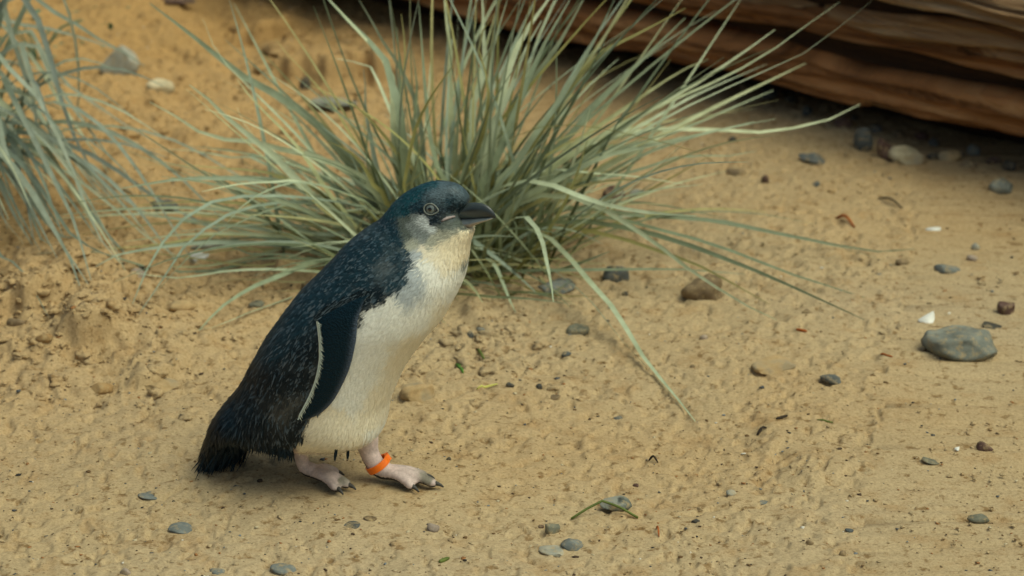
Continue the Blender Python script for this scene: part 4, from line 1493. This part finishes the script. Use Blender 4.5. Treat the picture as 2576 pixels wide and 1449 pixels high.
STONES = [  # px, py (base centre), width px, height px, kind, cuts, flatness, turn, name, label, category
    (298, 195, 98, 92, 'pale', 9, .9, .2, 'stone', 'large pale flat topped stone beside the left grass tussock', 'stone'),
    (402, 232, 74, 44, 'cream', 5, .7, .3, 'pebble', 'cream pebble just right of the large pale stone at upper left', 'pebble'),
    (412, 512, 78, 30, 'slate', 8, .35, .1, 'slate_chip', 'flat dark slate chip between the two grass tussocks', 'slate chip'),
    (1551, 712, 70, 52, 'slate', 9, .9, .4, 'stone', 'angular dark grey stone right of the arching grass leaves', 'stone'),
    (1400, 738, 96, 46, 'blue', 8, .25, -.1, 'slate_slab', 'blue grey slate slab half buried under the drooping leaf', 'slate slab'),
    (1768, 760, 112, 80, 'brown', 5, .8, .3, 'stone', 'rounded brown stone under the long fallen leaf right of centre', 'stone'),
    (1453, 842, 60, 32, 'olive', 2, .6, -.2, 'pebble', 'smooth dark olive oval pebble in front of the slate slab', 'pebble'),
    (1573, 745, 18, 16, 'dark', 3, .9, 0, 'pebble', 'tiny black pebble below the angular dark grey stone', 'pebble'),
    (2416, 905, 198, 98, 'grey', 9, .75, .15, 'boulder', 'biggest grey stone at the right edge beside the white shell', 'stone'),
    (2502, 835, 60, 30, 'dark', 8, .5, .5, 'stone_chip', 'dark jagged stone chip directly behind the biggest grey stone', 'stone chip'),
    (1945, 938, 116, 48, 'tan', 5, .55, -.15, 'sandstone_lump', 'tan brown sandstone lump with a dark underside right of centre', 'stone'),
    (2094, 960, 66, 34, 'slate', 8, .6, .6, 'stone_chip', 'pointed grey stone chip just right of the tan sandstone lump', 'stone chip'),
    (2532, 795, 46, 38, 'maroon', 5, .8, 0, 'stone', 'small dark brown stone above the biggest grey stone at the right edge', 'stone'),
    (2385, 692, 68, 32, 'blue', 4, .6, .2, 'pebble', 'grey green pebble lying among sand clods at upper right', 'pebble'),
    (2455, 628, 22, 22, 'pale', 4, .8, 0, 'pebble', 'tiny pale grey pebble above the grey green pebble at right', 'pebble'),
    (2447, 655, 30, 20, 'mauve', 4, .8, 0, 'pebble', 'tiny mauve pebble touching the grey green pebble at right', 'pebble'),
    (2520, 488, 64, 44, 'grey', 6, .8, .3, 'stone', 'grey stone with a dark side near the log at the right edge', 'stone'),
    (2050, 415, 82, 38, 'slate', 8, .6, .5, 'slate_chip', 'dark leaf shaped slate chip in front of the log', 'slate chip'),
    (2172, 388, 50, 72, 'slate', 8, 1.2, .2, 'slate_piece', 'upright blue black slate piece leaning under the log', 'slate piece'),
    (2231, 408, 48, 66, 'maroon', 7, 1.1, -.4, 'stone_chip', 'steep maroon stone chip right of the upright slate piece', 'stone chip'),
    (2280, 418, 92, 54, 'cream', 5, .6, .1, 'stone', 'sandy coloured stone right of the maroon chip under the log', 'stone'),
    (2390, 408, 60, 36, 'tan', 5, .7, .1, 'sandstone_lump', 'tan sandstone lump in the shade at the foot of the log', 'stone'),
    (2450, 395, 36, 34, 'blue', 5, .8, .1, 'pebble', 'pale blue grey pebble at the shaded foot of the log', 'pebble'),
    (1842, 358, 22, 16, 'dark', 3, .8, 0, 'pebble', 'single black pebble behind the right hand grass leaves', 'pebble'),
    (1853, 438, 52, 20, 'brown', 4, .5, 0, 'bark_bit', 'flat brown bark bit below the right hand grass leaves', 'bark'),
    (1545, 502, 60, 44, 'maroon', 5, .8, 0, 'stone', 'dark brown stone peeping out behind the low grass leaves', 'stone'),
    (1602, 495, 44, 26, 'grey', 5, .7, 0, 'pebble', 'grey pebble beside the dark brown stone behind the leaves', 'pebble'),
    (1048, 1012, 92, 56, 'tan', 6, .6, -.3, 'stone', 'rough tan stone right in front of the penguin belly', 'stone'),
    (400, 948, 104, 40, 'tan', 6, .5, .1, 'stone', 'low sand coloured stone with a dark underside left of the penguin', 'stone'),
    (460, 785, 72, 40, 'tan', 6, .7, .3, 'stone', 'tan stone beside the tips of the three long drooping leaves', 'stone'),
    (350, 702, 50, 34, 'mauve', 4, .8, .2, 'pebble', 'greyish tan pebble behind the crossing leaf tips at left', 'pebble'),
    (775, 692, 38, 40, 'brown', 2, .9, 0, 'pebble', 'round brown pebble touching the penguin back in the photo', 'pebble'),
    (1183, 850, 18, 24, 'slate', 6, .5, 0, 'slate_chip', 'small slate chip standing just right of the penguin chest', 'slate chip'),
    (1210, 836, 26, 18, 'blue', 6, .4, .5, 'slate_chip', 'small flat blue slate chip right of the standing chip', 'slate chip'),
    (1550, 1284, 82, 42, 'debris', 10, .65, .2, 'stone', 'rough grey stone with a green grass stalk lying across it', 'stone'),
    (1390, 1342, 40, 34, 'olive', 6, .9, 0, 'stone', 'small olive brown stone above the two toned flat stone', 'stone'),
    (1361, 1340, 16, 12, 'maroon', 4, .8, 0, 'pebble', 'tiny maroon pebble left of the small olive brown stone', 'pebble'),
    (1395, 1402, 86, 36, 'pale', 6, .4, .25, 'stone', 'flat two toned pale stone at the bottom of the picture', 'stone'),
    (1440, 1380, 58, 34, 'blue', 6, .5, .25, 'stone', 'blue grey stone leaning on the flat pale stone at bottom', 'stone'),
    (454, 1340, 64, 26, 'blue', 3, .5, .05, 'pebble', 'long grey green pebble alone on the sand at lower left', 'pebble'),
    (712, 1446, 70, 30, 'blue', 3, .6, .2, 'pebble', 'pale blue grey pebble at bottom edge below the penguin tail', 'pebble'),
    (545, 1447, 40, 18, 'blue', 3, .6, .1, 'pebble', 'small greenish pebble half out of the bottom edge', 'pebble'),
    (318, 1447, 34, 24, 'mauve', 4, .9, .1, 'pebble', 'mauve grey pebble at bottom left edge', 'pebble'),
    (884, 1326, 46, 13, 'slate', 6, .2, -.1, 'slate_flake', 'thin slate flake lying below the penguin feet', 'slate flake'),
    (932, 1310, 36, 16, 'brown', 3, .6, 0, 'clod', 'small brown clod just above the thin slate flake', 'clod'),
    (1090, 1338, 32, 24, 'mauve', 5, .4, .3, 'pebble', 'flat mauve pebble right of the thin slate flake', 'pebble'),
    (2462, 1312, 56, 28, 'olive', 3, .6, -.15, 'pebble', 'smooth grey green pebble at lower right', 'pebble'),
    (2342, 1166, 50, 18, 'olive', 5, .5, .35, 'stone_chip', 'thin olive chip with a dark shaded side at right', 'stone chip'),
    (2478, 1140, 46, 36, 'maroon', 4, .6, .6, 'stone', 'rough maroon stone near the right edge above the smooth pebble', 'stone'),
    (1750, 1316, 22, 14, 'dark', 4, .7, 0, 'pebble', 'tiny dark purple pebble right of the stone with the stalk', 'pebble'),
    (1915, 1268, 46, 12, 'blue', 5, .2, -.2, 'slate_sliver', 'thin blue slate sliver on open sand at lower right', 'slate sliver'),
    (1840, 1246, 26, 18, 'pale', 4, .5, 0, 'pebble', 'tiny pale pebble left of the blue slate sliver', 'pebble'),
    (2137, 1338, 22, 12, 'slate', 5, .5, 0, 'slate_chip', 'tiny slate chip at lower right below the slate sliver', 'slate chip'),
    (2120, 1400, 18, 20, 'brown', 4, .9, 0, 'bark_bit', 'tiny brown bark bit near the bottom right', 'bark'),
    (2037, 1372, 20, 18, 'brown', 4, .8, 0, 'bark_bit', 'tiny olive brown bark bit left of the tiny slate chip', 'bark'),
    (1556, 1050, 32, 16, 'slate', 6, .4, -.4, 'slate_chip', 'thin dark slate chip by the long leaf tip', 'slate chip'),
    (1425, 895, 26, 16, 'slate', 6, .4, -.4, 'slate_chip', 'thin dark slate chip below the dark olive oval pebble', 'slate chip'),
    (1395, 1004, 32, 12, 'brown', 3, .5, 0, 'clod', 'flat brown clod between the rough tan stone and the slate chip', 'clod'),
    (374, 1254, 58, 13, 'blue', 6, .25, -.05, 'slate_flake', 'thin teal grey slate flake at lower left', 'slate flake'),
    (36, 775, 46, 30, 'brown', 4, .7, 0, 'clod', 'brown clod at the left edge on the crumbly mound', 'clod'),
    (645, 770, 40, 18, 'olive', 4, .5, 0, 'pebble', 'olive pebble just left of the penguin back', 'pebble'),
    (838, 268, 120, 26, 'grey', 6, .3, .05, 'bark_piece', 'flat grey bark piece behind the left fan of the grass', 'bark'),
    (769, 240, 32, 44, 'dark', 5, 1, 0, 'stone', 'dark stone at the left end of the flat grey bark piece', 'stone'),
    (432, 14, 120, 30, 'maroon', 5, .6, 0, 'stone', 'dark maroon stone at the top edge of the picture', 'stone'),
    (1284, 972, 22, 14, 'dark', 5, .8, 0, 'charcoal_bit', 'black charcoal bit right of the yellow grass clipping', 'charcoal'),
    (1356, 980, 18, 18, 'dark', 5, .8, 0, 'charcoal_bit', 'black charcoal bit farther right of the yellow grass clipping', 'charcoal'),
    (1600, 1225, 16, 12, 'maroon', 4, .8, 0, 'pebble', 'tiny maroon pebble above the stone with the stalk', 'pebble'),
    (1128, 1158, 14, 12, 'dark', 4, .8, 0, 'pebble', 'tiny dark pebble right of the banded foot', 'pebble'),
    (2350, 370, 30, 26, 'slate', 6, .9, .2, 'slate_chip', 'small black slate chip between the sandy stone and tan lump', 'slate chip'),
    (2055, 470, 26, 24, 'slate', 5, .7, .2, 'pebble', 'small dark slate pebble on pale sand below the leaf shaped chip', 'pebble'),
    (1925, 462, 22, 28, 'maroon', 5, .7, .2, 'bark_bit', 'small maroon bark bit left of the dark slate pebble', 'bark'),
    (2095, 488, 28, 20, 'tan', 4, .7, .2, 'clod', 'small orange tan clod right of the dark slate pebble', 'clod'),
    (2270, 672, 34, 22, 'brown', 4, .6, 0, 'clod', 'brown clod left of the grey green pebble at right', 'clod'),
    (2030, 790, 28, 18, 'brown', 4, .6, 0, 'clod', 'brown clod just above the tip of the long fallen leaf', 'clod'),
    (1770, 855, 22, 18, 'mauve', 4, .6, 0, 'pebble', 'mauve pebble left of the tan sandstone lump', 'pebble'),
    (1742, 922, 14, 12, 'brown', 4, .8, 0, 'pebble', 'tiny brown pebble farther left of the tan sandstone lump', 'pebble'),
    (700, 158, 84, 40, 'hollow_shade', 3, .7, 0, 'shade_clod', 'largest brown clod standing in for hollow shade on the slipped bank behind the grass', 'clod'),
    (772, 182, 90, 34, 'hollow_shade', 3, .6, .2, 'shade_clod', 'flat brown clod standing in for hollow shade right above the dark stone by the bark piece', 'clod'),
    (868, 150, 46, 26, 'hollow_shade', 3, .7, 0, 'shade_clod', 'small brown clod standing in for hollow shade on the bank near the upright leaves', 'clod'),
    (600, 80, 54, 24, 'hollow_shade', 3, .6, 0, 'shade_clod', 'brown clod standing in for hollow shade highest on the bank, near the dark maroon stone', 'clod'),
    (430, 432, 60, 22, 'hollow_shade', 3, .6, 0, 'shade_clod', 'brown clod standing in for hollow shade right above the flat slate chip between the tussocks', 'clod'),
    (250, 905, 60, 34, 'hollow_shade', 3, .7, 0, 'shade_clod', 'brown clod standing in for hollow shade at the front foot of the crumbly mound at left', 'clod'),
    (110, 860, 48, 30, 'hollow_shade', 3, .7, 0, 'shade_clod', 'brown clod standing in for hollow shade on the crumbly mound near the left edge', 'clod'),
]
for k, (px, py, wp, hp2, kind, cuts, flat, turn, nm, lab, cat) in enumerate(STONES):
    g = ground_at(px, py - hp2 * .12)
    m = px_m(g)
    w = wp * m
    app = hp2 * m
    d = w * (.75 if flat > .5 else .95)
    hgt = max(app * .45, (app - d * .34 * .8)) / .92 * 1.25
    hgt = min(hgt, app * 1.25)
    sub = 4 if wp > 80 else (3 if wp > 36 else 2)
    v, f = rock_mesh(w, d, hgt, cuts, sub, 100 + k * 7, .16 if cuts < 7 else .08)
    o = link(nm, new_mesh(nm, v, f, cuts < 4), MS[kind], None, g + np.array([0, d * .2, hgt * (.24 if wp > 60 or py < 460 else .10)]), (rng.normal() * .06, turn * .5 + rng.normal() * .05, rng.uniform(-.3, .3)))
    if cuts >= 4 and sub >= 3:
        o.data.polygons.foreach_set('use_smooth', np.ones(len(o.data.polygons), bool))
    tag(o, lab, cat)

RUB = [(1990, 262), (2030, 285), (2075, 280), (2120, 318), (2150, 300), (2205, 330), (2262, 352), (2320, 350), (2345, 398), (2410, 392), (2440, 418), (2500, 410), (2540, 425), (1935, 245)]
RUBL = ['blackish rubble stone under the log, second from the left of the row', 'slate rubble stone under the log, third from the left of the row',
        'brown rubble stone in the log shade left of the leaf shaped slate chip', 'maroon rubble stone just left of the upright slate piece',
        'blackish rubble stone behind the upright slate piece', 'slate rubble stone behind the steep maroon chip',
        'brown rubble stone behind the sandy coloured stone', 'maroon rubble stone under the log right of the sandy coloured stone',
        'blackish rubble stone touching the sandy coloured stone on its right', 'slate rubble stone right of the tan lump under the log',
        'brown rubble stone just below the pale blue grey pebble', 'maroon rubble stone in the log shade above the grey stone at the right edge',
        'blackish rubble stone nearest the right edge under the log', 'leftmost slate rubble stone under the log, beside the grass tips']
for k, (px, py) in enumerate(RUB):
    g = ground_at(px, py)
    w = rng.uniform(18, 44) * px_m(g)
    v, f = rock_mesh(w, w * rng.uniform(.7, 1.1), w * rng.uniform(.5, .9), 7, 3, 900 + k, .1)
    o = link('rubble_stone', new_mesh('rubble_stone', v, f, False), MS[['dark', 'slate', 'brown', 'maroon'][k % 4]], None, g + np.array([0, 0, w * .15]), (rng.normal() * .2, rng.normal() * .2, rng.uniform(0, 3)))
    tag(o, RUBL[k], 'stone', 'rubble stones along the foot of the log')

# shells and shell bits
SHELL = plain_material('white_shell', (.66, .65, .60), .4, .5, .06, 60)


def crescent(px, py, wp, ang, nm, lab, thick=.42):
    g = ground_at(px, py)
    m = px_m(g)
    R = wp * m * .5
    n = 14
    top = []
    for i in range(n):
        t = -1 + 2 * i / (n - 1)
        wv = math.cos(t * math.pi / 2) ** .8 * R * thick
        top.append((t * R, .42 * R * t * t, wv))
    V, F = [], []
    ca_, sa_ = math.cos(ang), math.sin(ang)
    for (x, c_, wv) in top:
        for (k_, z) in ((-1, .0006), (0, .0006 + wv * .75), (1, .0012)):
            yy = c_ + k_ * wv
            V.append((x * ca_ - yy * sa_, (x * sa_ + yy * ca_) * 1.3, z))
    for i in range(n - 1):
        for j in range(2):
            q = i * 3 + j
            F.append((q, q + 1, q + 4, q + 3))
    V2 = np.array(V); V2b = V2 - np.array([0, 0, .0007])
    F = F + [tuple(x + len(V2) for x in reversed(f_)) for f_ in F]
    o = link(nm, new_mesh(nm, np.vstack([V2, V2b]), F), SHELL, None, g + np.array([0, 0, .002]), (.35, 0, 0))
    tag(o, lab, 'shell')


crescent(2336, 808, 52, .55, 'shell', 'white crescent shell lying next to the biggest grey stone', .5)
crescent(2350, 580, 40, .1, 'shell', 'small white shell piece on the sand at upper right', .6)
crescent(500, 664, 52, -.1, 'shell', 'broken white shell lying left of the penguin under the leaves', .5)
crescent(2408, 1135, 14, .3, 'shell', 'tiny white shell bit left of the rough maroon stone', .6)

# sticks, twigs and clippings


def stick(px, py, qx, qy, rpx, mat, nm, lab, cat, bend=0.0, lift=.5, via=None):
    a, b = ground_at(px, py), ground_at(qx, qy)
    r = rpx * px_m(a)
    mid = (a + b) / 2 + np.array([0, 0, bend]) if via is None else via
    pts = catmull([a, mid, b], 10)
    pts[:, 2] = np.maximum(pts[:, 2], ground_h(pts[:, 0], pts[:, 1])) + r * lift
    o0 = pts.mean(0)
    V, F = tube(pts - o0, r * np.interp(np.linspace(0, 1, 10), [0, .2, .8, 1], [.6, 1, .9, .4]), 7)
    o = link(nm, new_mesh(nm, V, F), mat, None, o0)
    tag(o, lab, cat)


TWIG = plain_material('dark_twig', (.035, .026, .018), .8, .2, .3, 80)
RUST = plain_material('rusty_twig', (.30, .085, .02), .8, .2, .3, 80)
GREEN = plain_material('fresh_green', (.07, .16, .02), .6, .3, .3, 60)
YELL = plain_material('straw_yellow', (.50, .48, .12), .6, .3, .2, 60)
GRN2 = plain_material('olive_stalk', (.10, .13, .025), .6, .3, .3, 60)
GREY = plain_material('grey_driftwood', (.22, .22, .18), .8, .2, .4, 90)
stick(1953, 1055, 1981, 1047, 4, TWIG, 'twig', 'short straight black twig on open sand at right', 'twig')
stick(1905, 1094, 1928, 1078, 4, TWIG, 'twig', 'crooked dark twig below the straight black twig', 'twig', .004)
stick(1651, 1330, 1658, 1352, 2.5, RUST, 'twig', 'rust red twig standing near the bottom centre', 'twig', .006)
stick(2003, 830, 2030, 840, 4, RUST, 'twig', 'orange brown twig above the tan sandstone lump', 'twig')
stick(2215, 892, 2245, 900, 3, RUST, 'twig', 'orange brown twig left of the biggest grey stone', 'twig')
stick(2100, 553, 2150, 575, 4, RUST, 'twig', 'bent orange brown twig on pale sand at upper right', 'twig', .01)
stick(2210, 500, 2270, 525, 3, TWIG, 'twig', 'thin dark curved twig below the log at right', 'twig', .006)
stick(480, 628, 575, 618, 6, GREY, 'driftwood_sliver', 'grey driftwood sliver lying left of the penguin', 'driftwood')
stick(342, 660, 372, 664, 4, TWIG, 'twig', 'short dark twig behind the crossing leaf tips at left', 'twig')
stick(1148, 918, 1165, 940, 5, GREEN, 'leaf_bit', 'bright green leaf bit right of the penguin belly', 'leaf')
stick(1203, 885, 1218, 905, 4, GRN2, 'grass_clipping', 'olive grass clipping beside the bright green leaf bit', 'grass clipping')
stick(1200, 980, 1252, 967, 3, YELL, 'grass_clipping', 'yellow grass clipping on the sand in front of the penguin', 'grass clipping')
stick(2095, 1063, 2055, 1057, 2.5, GRN2, 'grass_clipping', 'thin olive clipping at right below the grey chip', 'grass clipping')
stick(1632, 1158, 1655, 1165, 3, TWIG, 'twig', 'thin dark curved twig left of the straight black twig', 'twig', .006)
stick(1105, 1416, 1130, 1406, 6, GRN2, 'leaf_bit', 'dry olive leaf bit at the bottom right of the penguin feet', 'leaf')
stick(648, 1213, 660, 1210, 5, TWIG, 'bark_bit', 'tiny black bark bit below the penguin tail', 'bark')
sa, sb = ground_at(1437, 1310), ground_at(1605, 1302)
sm_ = on_plane_y(1515, 1260, (sa[1] + sb[1]) / 2 + .01)
pts = np.vstack([catmull([sa + [0, 0, .002], sa * .5 + sm_ * .5 + [0, 0, .002], sm_], 8), catmull([sm_, sm_ * .5 + sb * .5 + [0, 0, .003], sb + [0, 0, .002]], 8)[1:]])
o0 = pts.mean(0)
o = link('grass_stalk', new_mesh('grass_stalk', *tube(pts - o0, .0012, 6)), GRN2, None, o0)
tag(o, 'bent green grass stalk lying over the rough grey stone', 'grass stalk')

# small herb growing in the left tussock
hb = ground_at(95, 150)
herb = link('herb_plant', None, loc=hb)
tag(herb, 'low teal green herb growing beside the left grass tussock at top left', 'herb')
HERB = plain_material('herb_leaf', (.10, .17, .10), .6, .3, .4, 60)
for k in range(70):
    a = rng.uniform(0, 2 * math.pi)
    r = abs(rng.normal()) * .05
    c = np.array([math.cos(a) * r * 1.4, math.sin(a) * r, .01 + rng.uniform(0, .06)])
    L, w = rng.uniform(.008, .018), rng.uniform(.004, .009)
    d = np.array([math.cos(a + rng.normal() * .6), math.sin(a + rng.normal() * .6), rng.uniform(-.1, .6)]); d /= np.linalg.norm(d)
    s = np.cross(d, [0, 0, 1.0]); s /= np.linalg.norm(s)
    up_ = np.cross(s, d)
    V = [c, c + d * L * .4 + s * w * .5, c + d * L * .45 - up_ * w * .12, c + d * L * .4 - s * w * .5, c + d * L * .8 + s * w * .3, c + d * L * .8 - s * w * .3, c + d * L - up_ * .002]
    link('leaf', new_mesh('leaf', V, [(0, 1, 2), (0, 2, 3), (1, 4, 6, 2), (3, 2, 6, 5)]), HERB, herb)
for k in range(7):
    a = rng.uniform(0, 2 * math.pi)
    e = np.array([math.cos(a) * .07, math.sin(a) * .05, rng.uniform(.03, .07)])
    link('stem', new_mesh('stem', *tube(catmull([[0, 0, -.005], e * .5 + [0, 0, .015], e], 7), np.linspace(.0016, .0008, 7), 6)), HERB, herb)

# ------------------------------------------------------------------ sand crumbs and grit, uncountable


def scatter(n, mask_pow, seed):
    r = np.random.default_rng(seed)
    out = []
    while len(out) < n:
        py = r.uniform(-20, 1470, 6000)
        px = r.uniform(-60, 2640, 6000)
        d = FWD[None] + RGT[None] * ((px - IW / 2) / IW * W1)[:, None] - UP[None] * ((py - IH / 2) / IW * W1)[:, None]
        P_ = CAM + d * (-CAM[2] / d[:, 2])[:, None]
        keep = r.uniform(size=6000) < np.clip(.12 + rough_mask(P_[:, 0], P_[:, 1]), 0, 1) ** mask_pow
        keep &= np.hypot(P_[:, 0] / 1.6, P_[:, 1]) > .05
        out += list(P_[keep][:n - len(out)])
    P_ = np.array(out)
    P_[:, 2] = ground_h(P_[:, 0], P_[:, 1])
    return P_


def pieces(name, P_, size, sub, mat, cols=None, flat=.6, seed=3, lump=False):
    r = np.random.default_rng(seed)
    v, f = ico(sub)
    n = len(P_)
    sc = size[:, None] * np.stack([r.uniform(.7, 1.4, n), r.uniform(.7, 1.4, n), r.uniform(.5, 1, n) * flat], -1)
    an_ = r.uniform(0, 2 * math.pi, n)
    jit = 1 + .35 * r.normal(size=(n, len(v))).clip(-1.5, 1.5)
    if lump:                     # crumbly outline: lobes and hollows instead of a pebble
        o3 = r.uniform(0, 50, (n, 1, 3))
        w3 = (v[None] * 1.7 + o3).reshape(-1, 3)
        w4 = (v[None] * 4.5 + o3).reshape(-1, 3)
        jit = (1 + .75 * vnoise(w3[:, 0], w3[:, 1], w3[:, 2], seed=5) + .35 * vnoise(w4[:, 0], w4[:, 1], w4[:, 2], seed=6)).reshape(n, len(v))
    Q = v[None] * jit[..., None] * sc[:, None]
    c, s = np.cos(an_)[:, None], np.sin(an_)[:, None]
    Q = np.stack([Q[..., 0] * c - Q[..., 1] * s, Q[..., 0] * s + Q[..., 1] * c, Q[..., 2]], -1) + P_[:, None] + np.array([0, 0, 1]) * (sc[:, 2:] * .35)[:, None]
    F_ = (f[None] + (np.arange(n) * len(v))[:, None, None]).reshape(-1, 3)
    me = new_mesh(name, Q.reshape(-1, 3), F_, sub > 1)
    if cols is not None:
        put_color(me, np.repeat(cols, len(v), 0))
    o = link(name, me, mat)
    o['kind'] = 'stuff'
    return o


Pc = scatter(9000, 1.2, 5)
szc = np.random.default_rng(8).lognormal(-6.85, .45, len(Pc)).clip(.0006, .004)
Pc[:, 2] -= szc * .25
pieces('sand_crumbs', Pc, szc, 2, SAND, flat=.85, seed=12)
rc = np.random.default_rng(21)
cl = []
for c_, rx, ry, n_ in ((_m1, .13, .15, 260), (_m2, .09, .08, 60), (_m4, .18, .3, 170), (flat_at(330, 440), .12, .3, 110), (_m3, .08, .12, 60)):
    cl += [(c_[0] + rc.normal() * rx * .7, c_[1] + rc.normal() * ry * .7) for _ in range(n_)]
cl = np.array(cl)
cl = np.column_stack([cl, ground_h(cl[:, 0], cl[:, 1])])
szl = rc.lognormal(-5.5, .5, len(cl)).clip(.002, .012)
cl[:, 2] -= szl * .38
pieces('sand_clods', cl, szl, 3, SAND, flat=.75, seed=15, lump=True)
Pg = scatter(5200, .45, 9)
rg = np.random.default_rng(10)
szg = rg.lognormal(-6.95, .45, len(Pg)).clip(.0005, .0026)
pal = np.array([(.07, .075, .08), (.16, .18, .19), (.06, .035, .02), (.13, .075, .03), (.28, .13, .045), (.45, .38, .25), (.03, .027, .025), (.62, .58, .50)])
pc_ = pal[rg.choice(len(pal), len(Pg), p=[.12, .08, .18, .32, .14, .06, .08, .02])]
pieces('grit', Pg, szg, 1, attr_material('grit', .8, .3), pc_, .55, 13)
